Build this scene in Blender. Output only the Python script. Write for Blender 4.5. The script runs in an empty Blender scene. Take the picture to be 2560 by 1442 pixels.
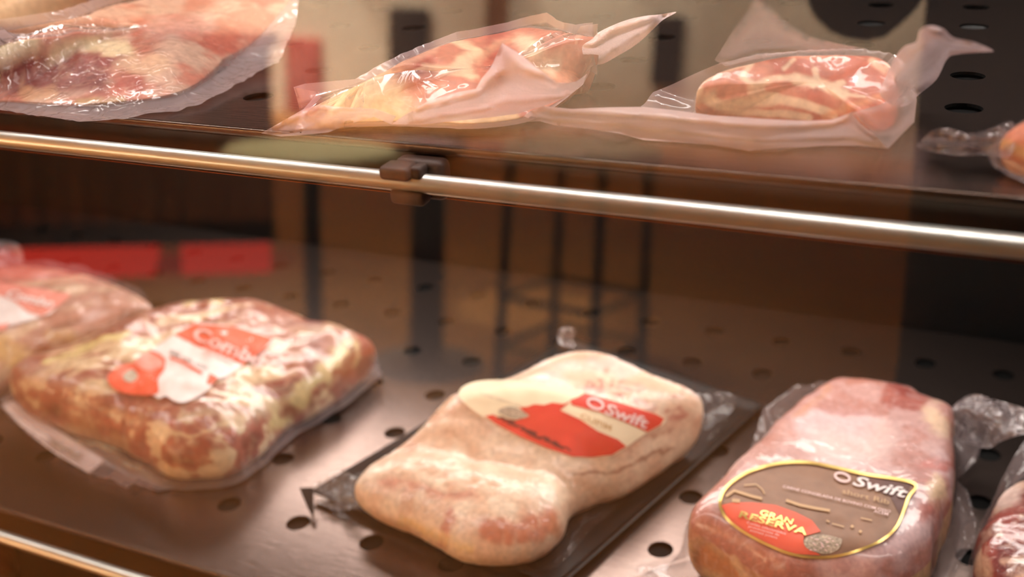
import bpy, math, random
import numpy as np
from mathutils import Vector, Matrix
from mathutils.geometry import delaunay_2d_cdt
random.seed(4)
S = bpy.context.scene
COL = S.collection
# ------------------------------------------------------------------ camera (world: +X along the case, +Y into it, z=0 shop floor)
FPX = 2500.0
CX = np.array([0.91440044, -0.13318441, -0.38227443])      # world X in camera (right, up, forward)
CU = np.array([-0.05463326, 0.89508735, -0.44253118])      # world Z
CY = np.array([0.40110726, 0.42553561, 0.81119197])        # world Y
RW = np.array([CX, CY, CU])
EYE = np.array([0.0, 0.0, 1.2])
cam = bpy.data.cameras.new('camera'); cam_o = bpy.data.objects.new('camera', cam); COL.objects.link(cam_o)
right, upv, fwd = RW[:, 0], RW[:, 1], RW[:, 2]
M = Matrix(((right[0], upv[0], -fwd[0], EYE[0]), (right[1], upv[1], -fwd[1], EYE[1]), (right[2], upv[2], -fwd[2], EYE[2]), (0, 0, 0, 1)))
cam_o.matrix_world = M
cam.sensor_fit = 'HORIZONTAL'; cam.sensor_width = 36.0; cam.lens = FPX / 2560 * 36.0
cam.clip_start = 0.01; cam.clip_end = 60
cam.dof.use_dof = True; cam.dof.focus_distance = 0.475; cam.dof.aperture_fstop = 4.8
S.camera = cam_o
# ------------------------------------------------------------------ world, exposure
S.view_settings.view_transform = 'Standard'; S.view_settings.look = 'None'
S.view_settings.exposure = 0.1; S.view_settings.gamma = 1.0; S.view_settings.use_curve_mapping = False
W = bpy.data.worlds.new('shop_air'); S.world = W; W.use_nodes = True
W.node_tree.nodes['Background'].inputs[0].default_value = (1.0, 0.72, 0.5, 1); W.node_tree.nodes['Background'].inputs[1].default_value = 0.05
S.cycles.max_bounces = 10; S.cycles.transparent_max_bounces = 24; S.cycles.caustics_reflective = False
S.cycles.caustics_refractive = False; S.cycles.sample_clamp_indirect = 6.0
S.cycles.use_denoising = True

DECK, SHELF = 0.765, 1.065           # top faces of the lower deck and of the upper shelf
def area(name, loc, tgt, sx, sy, power, color):
    l = bpy.data.lights.new(name, 'AREA'); l.shape = 'RECTANGLE'; l.size = sx; l.size_y = sy; l.energy = power; l.color = color
    o = bpy.data.objects.new(name, l); COL.objects.link(o); o.location = loc
    o.rotation_euler = (Vector(tgt) - Vector(loc)).to_track_quat('-Z', 'Y').to_euler()
    return o
PINK = (1.0, 0.91, 0.90); WARM = (1.0, 0.87, 0.66)
L_top = area('canopy_lamp', (-0.35, 0.47, 1.58), (-0.35, 0.47, 1.0), 2.6, 0.05, 6.5, PINK)
L_low = area('shelf_lamp', (-0.37, 0.745, 1.03), (-0.40, 0.50, DECK), 0.95, 0.10, 3.1, (1.0, 0.90, 0.87))
L_low2 = area('shelf_front_fill', (-0.30, 0.39, 1.03), (-0.30, 0.50, DECK), 1.6, 0.04, 1.3, (1.0, 0.90, 0.87))  # added fill under the shelf front for the packs' front faces

# ------------------------------------------------------------------ geometry helpers
def lin(c):
    c = np.asarray(c, float) / 255.0
    return np.where(c <= 0.04045, c / 12.92, ((c + 0.055) / 1.055) ** 2.4)
def ray(px, py):
    c = np.stack([np.asarray(px, float) - 1280, 721 - np.asarray(py, float), np.full(np.shape(px), FPX)], -1)
    return c @ RW.T
def onz(px, py, z):
    d = ray(px, py); t = (np.asarray(z, float) - EYE[2]) / d[..., 2]
    return EYE + d * t[..., None]
def proj(p):
    c = (np.asarray(p) - EYE) @ RW
    return 1280 + FPX * c[..., 0] / c[..., 2], 721 - FPX * c[..., 1] / c[..., 2]
def _hash(ix, iy, iz, s):
    h = (ix.astype(np.int64) * 374761393 + iy.astype(np.int64) * 668265263 + iz.astype(np.int64) * 2147483647 + s * 974711) & 0xffffffff
    h = ((h ^ (h >> 13)) * 1274126177) & 0xffffffff
    return ((h ^ (h >> 16)) & 0xffff) / 32767.5 - 1.0
def noise(p, freq, seed=0):
    p = np.asarray(p, float) * freq; i = np.floor(p).astype(np.int64); f = p - i; f = f * f * f * (f * (f * 6 - 15) + 10)
    r = 0
    for a in (0, 1):
        for b in (0, 1):
            for c in (0, 1):
                w = (f[..., 0] if a else 1 - f[..., 0]) * (f[..., 1] if b else 1 - f[..., 1]) * (f[..., 2] if c else 1 - f[..., 2])
                r = r + w * _hash(i[..., 0] + a, i[..., 1] + b, i[..., 2] + c, seed)
    return r
def fbm(p, freq, octv=4, seed=0):
    r, a, t = 0, 1.0, 0
    for k in range(octv):
        r = r + a * noise(p, freq * 2 ** k, seed + k * 17); t += a; a *= 0.5
    return r / t
def ridge(p, freq, seed=0):
    return 1 - np.abs(noise(p, freq, seed)) * 2
def sstep(a, b, x):
    t = np.clip((x - a) / (b - a), 0, 1); return t * t * (3 - 2 * t)
def smooth_loop(pts, n):
    pts = np.asarray(pts, float); k = len(pts); per = max(4, n // k + 1); out = []
    for i in range(k):
        p0, p1, p2, p3 = pts[i - 1], pts[i], pts[(i + 1) % k], pts[(i + 2) % k]
        for j in range(per):
            t = j / per
            out.append(0.5 * (2 * p1 + (p2 - p0) * t + (2 * p0 - 5 * p1 + 4 * p2 - p3) * t * t + (3 * p1 - p0 - 3 * p2 + p3) * t ** 3))
    return np.array(out)
def make_mesh(name, V, F, mat, parent=None, smooth=True, cols=None, milk=None):
    me = bpy.data.meshes.new(name); me.from_pydata([tuple(v) for v in V], [], F if isinstance(F, list) else F.tolist())
    if smooth: me.polygons.foreach_set('use_smooth', [True] * len(me.polygons))
    if cols is not None:
        a = me.color_attributes.new('Col', 'FLOAT_COLOR', 'POINT')
        c = np.ones((len(V), 4), np.float32); c[:, :3] = cols; a.data.foreach_set('color', c.ravel())
    if milk is not None:
        a = me.attributes.new('milk', 'FLOAT', 'POINT'); a.data.foreach_set('value', np.asarray(milk, np.float32))
    me.update()
    o = bpy.data.objects.new(name, me); COL.objects.link(o)
    for m in (mat if isinstance(mat, (list, tuple)) else [mat]): me.materials.append(m)
    if parent is not None:
        o.parent = parent; o.matrix_parent_inverse = parent.matrix_world.inverted()
    return o
def empty(name, loc, label, cat, group=None):
    o = bpy.data.objects.new(name, None); COL.objects.link(o); o.location = loc; o.empty_display_size = 0.02
    o.matrix_world = Matrix.Translation(loc)
    o['label'] = label; o['category'] = cat
    if group: o['group'] = group
    return o
def tag(o, label=None, cat=None, group=None, kind=None):
    for k, v in (('label', label), ('category', cat), ('group', group), ('kind', kind)):
        if v: o[k] = v
    return o
class MB:
    def __init__(s): s.V = []; s.F = []
    def box(s, x0, x1, y0, y1, z0, z1):
        b = len(s.V); s.V += [(x, y, z) for z in (z0, z1) for y in (y0, y1) for x in (x0, x1)]
        s.F += [[b + i for i in f] for f in ((0, 2, 3, 1), (4, 5, 7, 6), (0, 1, 5, 4), (2, 6, 7, 3), (0, 4, 6, 2), (1, 3, 7, 5))]; return s
    def tube(s, pts, r, n=16, cap=True):
        pts = [np.array(p, float) for p in pts]; rings = []
        for i, p in enumerate(pts):
            d = pts[min(i + 1, len(pts) - 1)] - pts[max(i - 1, 0)]; d /= np.linalg.norm(d)
            a = np.cross(d, (0, 0, 1) if abs(d[2]) < .9 else (1, 0, 0)); a /= np.linalg.norm(a); c = np.cross(d, a)
            rr = r[i] if isinstance(r, (list, tuple)) else r
            rings.append(len(s.V)); s.V += [tuple(p + rr * (a * math.cos(t) + c * math.sin(t))) for t in [2 * math.pi * k / n for k in range(n)]]
        for i in range(len(pts) - 1):
            s.F += [[rings[i] + k, rings[i] + (k + 1) % n, rings[i + 1] + (k + 1) % n, rings[i + 1] + k] for k in range(n)]
        if cap: s.F += [[rings[0] + k for k in range(n)][::-1], [rings[-1] + k for k in range(n)]]
        return s
    def lathe(s, c, prof, n=40):
        b = len(s.V); m = len(prof)
        for r, z in prof: s.V += [(c[0] + r * math.cos(2 * math.pi * k / n), c[1] + r * math.sin(2 * math.pi * k / n), c[2] + z) for k in range(n)]
        for i in range(m - 1): s.F += [[b + i * n + k, b + i * n + (k + 1) % n, b + (i + 1) * n + (k + 1) % n, b + (i + 1) * n + k] for k in range(n)]
        s.F += [[b + k for k in range(n)][::-1], [b + (m - 1) * n + k for k in range(n)]]; return s
    def build(s, name, mat, parent=None, bevel=0, smooth=False):
        o = make_mesh(name, s.V, s.F, mat, parent, smooth)
        if bevel:
            m = o.modifiers.new('bevel', 'BEVEL'); m.width = bevel; m.segments = 4; m.limit_method = 'ANGLE'
            o.data.polygons.foreach_set('use_smooth', [True] * len(o.data.polygons))
        return o

# ------------------------------------------------------------------ materials
def mat(name):
    m = bpy.data.materials.new(name); m.use_nodes = True; nt = m.node_tree; nt.nodes.clear()
    out = nt.nodes.new('ShaderNodeOutputMaterial'); return m, nt, out
def N(nt, t, **kw):
    n = nt.nodes.new(t)
    for k, v in kw.items():
        if hasattr(n, k): setattr(n, k, v)
        else: n.inputs[k.replace('_', ' ')].default_value = v
    return n
def principled(name, rgb, rough=0.5, metal=0.0, coat=0.0, coat_rough=0.05, spec=0.5, nscale=0, namt=0.12, bump=0.0, bscale=200, stretch=(1, 1, 1), emit=None, aniso=0):
    m, nt, out = mat(name); b = N(nt, 'ShaderNodeBsdfPrincipled'); nt.links.new(b.outputs[0], out.inputs[0])
    c = lin(rgb); b.inputs['Base Color'].default_value = (*c, 1); b.inputs['Roughness'].default_value = rough; b.inputs['Metallic'].default_value = metal
    b.inputs['Coat Weight'].default_value = coat; b.inputs['Coat Roughness'].default_value = coat_rough; b.inputs['Specular IOR Level'].default_value = spec
    tc = N(nt, 'ShaderNodeTexCoord'); mp = N(nt, 'ShaderNodeMapping'); mp.inputs['Scale'].default_value = stretch; nt.links.new(tc.outputs['Object'], mp.inputs[0])
    if nscale:
        n = N(nt, 'ShaderNodeTexNoise', Scale=nscale, Detail=5.0); nt.links.new(mp.outputs[0], n.inputs['Vector'])
        r = N(nt, 'ShaderNodeValToRGB'); r.color_ramp.elements[0].position = .3; r.color_ramp.elements[1].position = .7
        r.color_ramp.elements[0].color = (*(c * (1 - namt)), 1); r.color_ramp.elements[1].color = (*np.clip(c * (1 + namt), 0, 1), 1)
        nt.links.new(n.outputs['Fac'], r.inputs[0]); nt.links.new(r.outputs[0], b.inputs['Base Color'])
    if bump:
        n2 = N(nt, 'ShaderNodeTexNoise', Scale=bscale, Detail=3.0); nt.links.new(mp.outputs[0], n2.inputs['Vector'])
        bp = N(nt, 'ShaderNodeBump', Strength=bump, Distance=0.0005); nt.links.new(n2.outputs['Fac'], bp.inputs['Height']); nt.links.new(bp.outputs[0], b.inputs['Normal'])
    if emit: b.inputs['Emission Color'].default_value = (*emit[0], 1); b.inputs['Emission Strength'].default_value = emit[1]
    return m
def meat_mat(name, fat, fscale, lo, hi, bump=0.5, rough=0.42, coat=0.55, coat_rough=0.12, stretch=(1, 1, 1)):
    m, nt, out = mat(name); b = N(nt, 'ShaderNodeBsdfPrincipled'); nt.links.new(b.outputs[0], out.inputs[0])
    vc = N(nt, 'ShaderNodeVertexColor'); vc.layer_name = 'Col'
    tc = N(nt, 'ShaderNodeTexCoord'); mp = N(nt, 'ShaderNodeMapping'); mp.inputs['Scale'].default_value = stretch; nt.links.new(tc.outputs['Object'], mp.inputs[0])
    n = N(nt, 'ShaderNodeTexNoise', Scale=fscale, Detail=6.0, Roughness=0.6, Distortion=1.4); nt.links.new(mp.outputs[0], n.inputs['Vector'])
    r = N(nt, 'ShaderNodeMapRange'); r.inputs['From Min'].default_value = lo; r.inputs['From Max'].default_value = hi; r.inputs['To Max'].default_value = 0.4; nt.links.new(n.outputs['Fac'], r.inputs[0])
    mx = N(nt, 'ShaderNodeMix', data_type='RGBA'); nt.links.new(r.outputs[0], mx.inputs[0]); nt.links.new(vc.outputs[0], mx.inputs[6]); mx.inputs[7].default_value = (*lin(fat), 1)
    n3 = N(nt, 'ShaderNodeTexNoise', Scale=fscale * 4, Detail=4.0); nt.links.new(mp.outputs[0], n3.inputs['Vector'])
    r3 = N(nt, 'ShaderNodeMapRange'); r3.inputs['From Min'].default_value = .3; r3.inputs['From Max'].default_value = .7; r3.inputs['To Min'].default_value = .82; r3.inputs['To Max'].default_value = 1.12; nt.links.new(n3.outputs['Fac'], r3.inputs[0])
    mu = N(nt, 'ShaderNodeVectorMath', operation='SCALE'); nt.links.new(mx.outputs[2], mu.inputs[0]); nt.links.new(r3.outputs[0], mu.inputs['Scale'])
    nt.links.new(mu.outputs[0], b.inputs['Base Color'])
    b.inputs['Roughness'].default_value = rough; b.inputs['Coat Weight'].default_value = coat; b.inputs['Coat Roughness'].default_value = coat_rough
    nb = N(nt, 'ShaderNodeTexNoise', Scale=130.0, Detail=4.0, Distortion=0.8); nt.links.new(tc.outputs['Object'], nb.inputs['Vector'])
    bp = N(nt, 'ShaderNodeBump', Strength=bump, Distance=0.0012); nt.links.new(nb.outputs['Fac'], bp.inputs['Height'])
    nt.links.new(bp.outputs[0], b.inputs['Normal']); nt.links.new(bp.outputs[0], b.inputs['Coat Normal'])
    return m
def film_mat(name, tint=(250, 225, 225), milk_gain=0.5, gloss=0.35, wr=55.0, wamt=1.0, dist=0.0016, base=0.03, emboss=False, rough=0.09):
    """thin plastic film: clear where milk=0 (only its gloss shows), milky where milk=1"""
    m, nt, out = mat(name)
    at = N(nt, 'ShaderNodeAttribute'); at.attribute_name = 'milk'
    tc = N(nt, 'ShaderNodeTexCoord')
    n = N(nt, 'ShaderNodeTexNoise', Scale=wr, Detail=2.0, Roughness=.45, Distortion=0.9); nt.links.new(tc.outputs['Object'], n.inputs['Vector'])
    ab = N(nt, 'ShaderNodeMath', operation='SUBTRACT'); nt.links.new(n.outputs['Fac'], ab.inputs[0]); ab.inputs[1].default_value = .5
    ab2 = N(nt, 'ShaderNodeMath', operation='ABSOLUTE'); nt.links.new(ab.outputs[0], ab2.inputs[0])
    ab3 = N(nt, 'ShaderNodeMath', operation='POWER'); nt.links.new(ab2.outputs[0], ab3.inputs[0]); ab3.inputs[1].default_value = 0.6
    bp = N(nt, 'ShaderNodeBump', Strength=wamt, Distance=dist); nt.links.new(ab3.outputs[0], bp.inputs['Height']); bp.invert = True
    nrm = bp.outputs[0]
    if emboss:
        v = N(nt, 'ShaderNodeTexVoronoi', Scale=900.0); nt.links.new(tc.outputs['Object'], v.inputs['Vector'])
        bp2 = N(nt, 'ShaderNodeBump', Strength=0.45, Distance=0.0004); nt.links.new(v.outputs['Distance'], bp2.inputs['Height']); nt.links.new(nrm, bp2.inputs['Normal']); nrm = bp2.outputs[0]
    tr = N(nt, 'ShaderNodeBsdfTransparent'); df = N(nt, 'ShaderNodeBsdfDiffuse'); tl = N(nt, 'ShaderNodeBsdfTranslucent'); gl = N(nt, 'ShaderNodeBsdfGlossy', Roughness=rough)
    for q in (df, tl): q.inputs['Color'].default_value = (*lin(tint), 1)
    for q in (df, gl): nt.links.new(nrm, q.inputs['Normal'])
    ms = N(nt, 'ShaderNodeMixShader'); ms.inputs[0].default_value = .4; nt.links.new(df.outputs[0], ms.inputs[1]); nt.links.new(tl.outputs[0], ms.inputs[2])
    f1 = N(nt, 'ShaderNodeMath', operation='MULTIPLY_ADD'); nt.links.new(at.outputs['Fac'], f1.inputs[0]); f1.inputs[1].default_value = milk_gain; f1.inputs[2].default_value = base
    m1 = N(nt, 'ShaderNodeMixShader'); nt.links.new(f1.outputs[0], m1.inputs[0]); nt.links.new(tr.outputs[0], m1.inputs[1]); nt.links.new(ms.outputs[0], m1.inputs[2])
    fr = film_fresnel(nt, nrm)
    f2 = N(nt, 'ShaderNodeMath', operation='MULTIPLY_ADD'); nt.links.new(fr.outputs[0], f2.inputs[0]); f2.inputs[1].default_value = gloss * 2.2; f2.inputs[2].default_value = 0.02; f2.use_clamp = True
    m2 = N(nt, 'ShaderNodeMixShader'); nt.links.new(f2.outputs[0], m2.inputs[0]); nt.links.new(m1.outputs[0], m2.inputs[1]); nt.links.new(gl.outputs[0], m2.inputs[2])
    nt.links.new(m2.outputs[0], out.inputs[0])
    return m
def film_fresnel(nt, nrm=None):
    # same reflectance from both sides of a thin pane
    g = N(nt, 'ShaderNodeNewGeometry'); mm = N(nt, 'ShaderNodeMath', operation='MULTIPLY_ADD'); nt.links.new(g.outputs['Backfacing'], mm.inputs[0]); mm.inputs[1].default_value = 1 / 1.5 - 1.5; mm.inputs[2].default_value = 1.5
    fr = N(nt, 'ShaderNodeFresnel'); nt.links.new(mm.outputs[0], fr.inputs['IOR'])
    if nrm is not None: nt.links.new(nrm, fr.inputs['Normal'])
    return fr
def glass_mat():
    m, nt, out = mat('clear_glass'); tr = N(nt, 'ShaderNodeBsdfTransparent'); tr.inputs[0].default_value = (.97, .98, .96, 1); gl = N(nt, 'ShaderNodeBsdfGlossy', Roughness=0.0)
    fr = film_fresnel(nt); mx = N(nt, 'ShaderNodeMixShader'); nt.links.new(fr.outputs[0], mx.inputs[0]); nt.links.new(tr.outputs[0], mx.inputs[1]); nt.links.new(gl.outputs[0], mx.inputs[2])
    nt.links.new(mx.outputs[0], out.inputs[0]); return m
def emit_mat(name, rgb, k):
    m, nt, out = mat(name); e = N(nt, 'ShaderNodeEmission', Strength=k); e.inputs[0].default_value = (*rgb, 1); nt.links.new(e.outputs[0], out.inputs[0]); return m

STEEL = principled('brushed_steel', (122, 105, 98), rough=0.26, metal=0.9, nscale=30, namt=.06, bump=.25, bscale=60, stretch=(1, 14, 1))
STEEL_D = principled('dark_steel', (92, 78, 70), rough=0.25, metal=0.9)
FASCIA = principled('dark_fascia', (52, 42, 34), rough=0.3, metal=0.6)
ROD = principled('satin_rod', (226, 228, 220), rough=0.3, metal=.72, nscale=40, namt=.06, bump=.2, bscale=90, stretch=(.3, 6, 6))
CLIP = principled('brown_rubber', (74, 56, 48), rough=0.55, bump=.3, bscale=900)
BLACK = principled('black_panel', (9, 8, 7), rough=0.75, spec=.2)
BLACKTRAY = principled('black_tray_plastic', (20, 14, 11), rough=0.5, spec=.3, bump=.4, bscale=120)
COPPER = principled('copper_edge', (120, 76, 58), rough=.3, metal=1.0)

# ------------------------------------------------------------------ steel decks with round holes
def perforated(name, z, x0, x1, y_edge, y_back, ox, oy, pitch, shear, hr, mtl, parent):
    V, F = [], []; n = 24; bm_idx = {}; walls = []
    def add(x, y, zz):
        k = (round(x, 6), round(y, 6), round(zz, 6))
        if k not in bm_idx: bm_idx[k] = len(V); V.append((x, y, zz))
        return bm_idx[k]
    def sh(x, y): return (x + (y - y_edge) * shear, y)
    i0, i1 = int((x0 - ox) / pitch) - 1, int((x1 - ox) / pitch) + 1
    rows = []; y = oy
    while y - pitch / 2 > y_edge: y -= pitch
    y += pitch
    while y + pitch / 2 < y_back: rows.append(y); y += pitch
    for yc in rows:
        for i in range(i0, i1):
            xc = ox + i * pitch; q = pitch / 2; inner, low, outer = [], [], []
            for k in range(n):
                a = 2 * math.pi * (k + .5) / n; c, s = math.cos(a), math.sin(a); m = q / max(abs(c), abs(s))
                inner.append(add(*sh(xc + hr * c, yc + hr * s), z)); low.append(add(*sh(xc + hr * c, yc + hr * s), z - .0015)); outer.append((xc + m * c, yc + m * s))
            ov = [add(*sh(*p), z) for p in outer]; cs = {2: (1, 1), 8: (-1, 1), 14: (-1, -1), 20: (1, -1)}
            for k in range(n):
                k2 = (k + 1) % n
                if k in cs:
                    cv = add(*sh(xc + q * cs[k][0], yc + q * cs[k][1]), z); F.append([inner[k], ov[k], cv, ov[k2], inner[k2]])
                else: F.append([inner[k], ov[k], ov[k2], inner[k2]])
                F.append([inner[k2], low[k2], low[k], inner[k]]); walls.append(len(F) - 1)
    ya, yb = rows[0] - pitch / 2, rows[-1] + pitch / 2; xa, xb = ox + i0 * pitch - pitch / 2, ox + (i1 - .5) * pitch
    for (p, q) in ((y_edge, ya), (yb, y_back)):
        b = len(V); V += [(*sh(xa, p), z), (*sh(xb, p), z), (*sh(xb, q), z), (*sh(xa, q), z)]; F.append([b, b + 1, b + 2, b + 3])
    o = make_mesh(name, V, F, [mtl, BLACK], parent, smooth=False); mi = np.zeros(len(F), np.int32); mi[walls] = 1; o.data.polygons.foreach_set('material_index', mi); return o  # hole walls coloured black for the shade inside them
XL, XR = -2.3, 0.75
def shelf_unit(z, yb, label, ox, oy, pitch, shear, rail_label, clips, xl=XL):
    root = empty('steel_shelf', (-.4, .4, z), label, 'shelf')
    perforated('perforated_panel', z, xl, XR, .3665, yb, ox, oy, pitch, shear, .0080, STEEL, root)
    MB().box(xl, XR, .3640, .3675, z - .004, z + .0006).build('front_lip', STEEL_D, root, bevel=.0012)
    MB().box(xl, XR, .3675, .3700, z - .0245, z - .003).build('front_fascia', FASCIA, root)
    MB().box(xl, XR, .3666, .3675, z - .0249, z - .0245).build('fascia_edge', COPPER, root)
    MB().box(xl, XR, .3680, yb, z - .0040, z - .0030).build('hole_dark_sheet', BLACK, root)  # added black sheet that keeps the holes dark
    r = empty('guard_rail', (-.4, .352, z - .012), rail_label, 'rail')
    MB().tube([(xl, .352, z - .0125), (XR, .352, z - .0125)], .0043, 28).build('rod', ROD, r, smooth=True)
    for cx in clips:
        c = MB().box(cx - .0155, cx + .0085, .3545, .3640, z - .0215, z - .0035).build('bracket', CLIP, r, bevel=.0032)
        MB().box(cx - .0175, cx - .0030, .3445, .3560, z - .0102, z - .0040).build('knob', CLIP, c, bevel=.0022)
        MB().box(cx - .0040, cx + .0015, .3480, .3560, z - .0100, z - .0042).build('knob_wing', CLIP, c, bevel=.0018)
        MB().box(cx - .0150, cx + .0020, .3470, .3560, z - .0220, z - .0150).build('lower_jaw', CLIP, c, bevel=.0025)
    return root
shelf_unit(SHELF, .80, 'upper perforated steel shelf carrying the flat chops in clear bags', -.336, .472, .0565, 0.0, 'satin metal rod with brown clip along the upper shelf edge', [-.205])
shelf_unit(DECK, .83, 'lower perforated steel shelf carrying the thick labelled meat packs', -.376, .4830, .0580, .08, 'satin metal rod along the lower shelf edge at bottom left', [])
d3 = empty('steel_shelf', (-.4, .6, DECK - .15), 'bottom steel shelf glimpsed beneath the lower rod at bottom left', 'shelf')
MB().box(XL, XR, .36, .83, DECK - .154, DECK - .15).build('plate', STEEL, d3)
# ------------------------------------------------------------------ case body
case = empty('display_case', (-.4, .55, 0), 'dark refrigerated meat display case with sloping glass front', 'display case')
MB().box(XL, XR, .835, .86, .2, 1.9).build('rear_panel', BLACK, case)
MB().box(XR, XR + .02, .30, .86, .2, 1.9).build('side_panel', BLACK, case)
MB().box(XL - .02, XL, .30, .86, .2, 1.9).build('side_panel', BLACK, case)
MB().box(XL, XR, .26, .86, .0, .42).build('base_cabinet', BLACK, case)
MB().box(XL, XR, .40, .86, 1.62, 1.9).build('canopy', BLACK, case)
th = math.radians(6.3); gn = np.array([0, -math.cos(th), math.sin(th)]); gu = np.array([0, math.sin(th), math.cos(th)])
g0 = np.array([0, .32, SHELF]); Vg = []
for off in (0, -.006):
    for (x, t) in ((XL, -.645), (XR, -.645), (XR, .56), (XL, .56)): Vg.append(tuple(g0 + np.array([x, 0, 0]) + gu * t + gn * off))
make_mesh('front_glass', Vg, [[0, 1, 2, 3], [7, 6, 5, 4], [0, 4, 5, 1], [1, 5, 6, 2], [2, 6, 7, 3], [3, 7, 4, 0]], glass_mat(), case, smooth=False)
# LED strips: rows of small chips
def led_strip(name, x0, x1, y, z, n, tilt, k, label, sz=.0035):
    r = empty(name, ((x0 + x1) / 2, y, z), label, 'light strip')
    MB().box(x0, x1, y - .006, y + .006, z, z + .004).build('backing', principled('led_backing', (190, 180, 175), rough=.5), r)
    m = MB()
    for i in range(n):
        x = x0 + (i + .5) * (x1 - x0) / n; m.box(x - sz, x + sz, y - sz * .8, y + sz * .8, z - .002, z - .0002)
    tag(m.build('led_chips', emit_mat('led_glow', (1.0, .88, .86), k), r), kind='stuff')
led_strip('led_strip', -1.6, .7, .50, 1.60, 60, 0, 520.0, 'LED light strip under the case canopy above the upper shelf')
led_strip('led_strip', -.82, .10, 0.79, SHELF - .012, 36, 0, 60.0, 'LED light strip fixed beneath the upper shelf', .002)

# ------------------------------------------------------------------ meat packs
def loop_plan(pts, base):
    p = np.array([(x, y) for x, y, z in pts], float); z = np.array([q[2] for q in pts])
    return onz(p[:, 0], p[:, 1], base + z)[:, :2]
class Slab:
    """a flat-ish cut: outline in plan, rounded edge, uneven top; H(x, y) gives its top height"""
    def __init__(s, pts, base, h, center=None, nr=110, na=420, p=7.0, q=2.2, lump=.002, lfreq=28, seed=1, mod=None, zmid=.42, edge_lump=.0015, tilt=None):
        s.tilt = None
        s.base, s.h, s.p, s.q, s.lump, s.lf, s.seed, s.mod, s.zm = base, h, p, q, lump, lfreq, seed, mod, zmid
        pl = loop_plan(pts, base); lp = smooth_loop(pl, 700); x_, y_ = lp[:, 0], lp[:, 1]; x2, y2 = np.roll(x_, -1), np.roll(y_, -1); cr = x_ * y2 - x2 * y_
        s.c = np.array([((x_ + x2) * cr).sum(), ((y_ + y2) * cr).sum()]) / (3 * cr.sum())
        if center is not None and len(center) == 3: s.c = onz(np.array(float(center[0])), np.array(float(center[1])), base + center[2])[:2]
        l3 = smooth_loop(np.c_[pl, [q[2] for q in pts]], 700); d3 = l3[:, :2] - s.c; a3 = np.arctan2(d3[:, 1], d3[:, 0]); o3 = np.argsort(a3); z3 = l3[o3, 2]; a3 = a3[o3]
        s.EA, s.EZ = np.concatenate([a3 - 2 * np.pi, a3, a3 + 2 * np.pi]), np.concatenate([z3] * 3); s.zc = float(np.mean(s.ez(np.linspace(-np.pi, np.pi, 36))))
        if tilt: s.tilt, s.tadd = True, tilt[0]
        d = lp - s.c; a = np.arctan2(d[:, 1], d[:, 0]); r = np.hypot(d[:, 0], d[:, 1]); o = np.argsort(a); a, r = a[o], r[o]
        if abs(np.sum((np.diff(np.unwrap(np.arctan2(d[:, 1], d[:, 0])))) < 0) / 700 - .5) < .45: print('NOT STAR', pts[0])
        s.A = np.concatenate([a - 2 * np.pi, a, a + 2 * np.pi]); s.Rr = np.concatenate([r, r, r]); s.nr, s.na, s.el = nr, na, edge_lump
    def ez(s, a): return np.interp((a + np.pi) % (2 * np.pi) - np.pi, s.EA, s.EZ)
    def R(s, a):
        r = np.interp((a + np.pi) % (2 * np.pi) - np.pi, s.A, s.Rr)
        pp = np.stack([np.cos(a), np.sin(a), np.zeros_like(a)], -1) * r[..., None]
        return r + s.el * fbm(pp, 60, 3, s.seed + 5)
    def S(s, x, y):
        dx, dy = x - s.c[0], y - s.c[1]; return np.hypot(dx, dy) / np.maximum(s.R(np.arctan2(dy, dx)), 1e-6)
    def top(s, x, y, sv=None):
        if sv is None: sv = s.S(x, y)
        sv = np.clip(sv, 0, 1); hh = s.h * np.ones_like(x)
        if s.mod is not None: hh = hh * s.mod(x, y)
        if s.tilt is not None: q_ = sv ** 1.6; hh = np.maximum(s.zc * (1 - q_) + s.ez(np.arctan2(y - s.c[1], x - s.c[0])) * q_ + s.tadd * (1 - sv ** 4), .003)
        q2_ = sv ** 6; k = (1 - sv ** s.p) ** (1 / s.q); zm = hh * s.zm if s.tilt is not None else np.minimum(s.ez(np.arctan2(y - s.c[1], x - s.c[0])), hh * .82) * q2_ + hh * s.zm * (1 - q2_)
        P3 = np.stack([x, y, np.zeros_like(x)], -1)
        n = fbm(P3, s.lf, 3, s.seed) * s.lump * 2 + s.lump * .5 * fbm(P3, s.lf * 4, 2, s.seed + 9)
        return s.base + zm + (hh - zm) * k + n * (1 - sv ** 12)
    def build(s, name, color, mtl, parent):
        t = np.linspace(0, 1, s.nr); sv = 1 - (1 - t) ** 1.7; sv[0] = 0.002
        ang = np.linspace(-np.pi, np.pi, s.na, endpoint=False); R = s.R(ang)
        SV, AN = np.meshgrid(sv, ang, indexing='ij'); X = s.c[0] + SV * R * np.cos(AN); Y = s.c[1] + SV * R * np.sin(AN); Z = s.top(X, Y, SV)
        rings = [np.stack([X, Y, Z], -1)]
        zm = s.base + s.h * s.zm
        for b in np.linspace(0, 1, 9)[1:]:
            sc = 1 - .10 * b ** 2.2; bz = s.base + .0008 + (Z[-1] - s.base - .0008) * (1 - b)
            P = np.stack([s.c[0] + sc * R * np.cos(ang), s.c[1] + sc * R * np.sin(ang), bz], -1)
            rings.append(P[None])
        V = np.concatenate(rings, 0); nr = V.shape[0]; V = V.reshape(-1, 3)
        idx = np.arange(nr * s.na).reshape(nr, s.na); a, b = idx[:-1], idx[1:]
        F = np.stack([a, b, np.roll(b, -1, 1), np.roll(a, -1, 1)], -1).reshape(-1, 4).tolist()
        F.append(idx[0].tolist()); F.append(idx[-1][::-1].tolist())
        if SV.size: sfull = np.concatenate([SV.ravel(), np.full(V.shape[0] - SV.size, 1.0)])
        px, py = proj(V)
        return make_mesh(name, V, F, mtl, parent, cols=np.clip(color(V, px, py, sfull), 0, 1))
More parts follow.
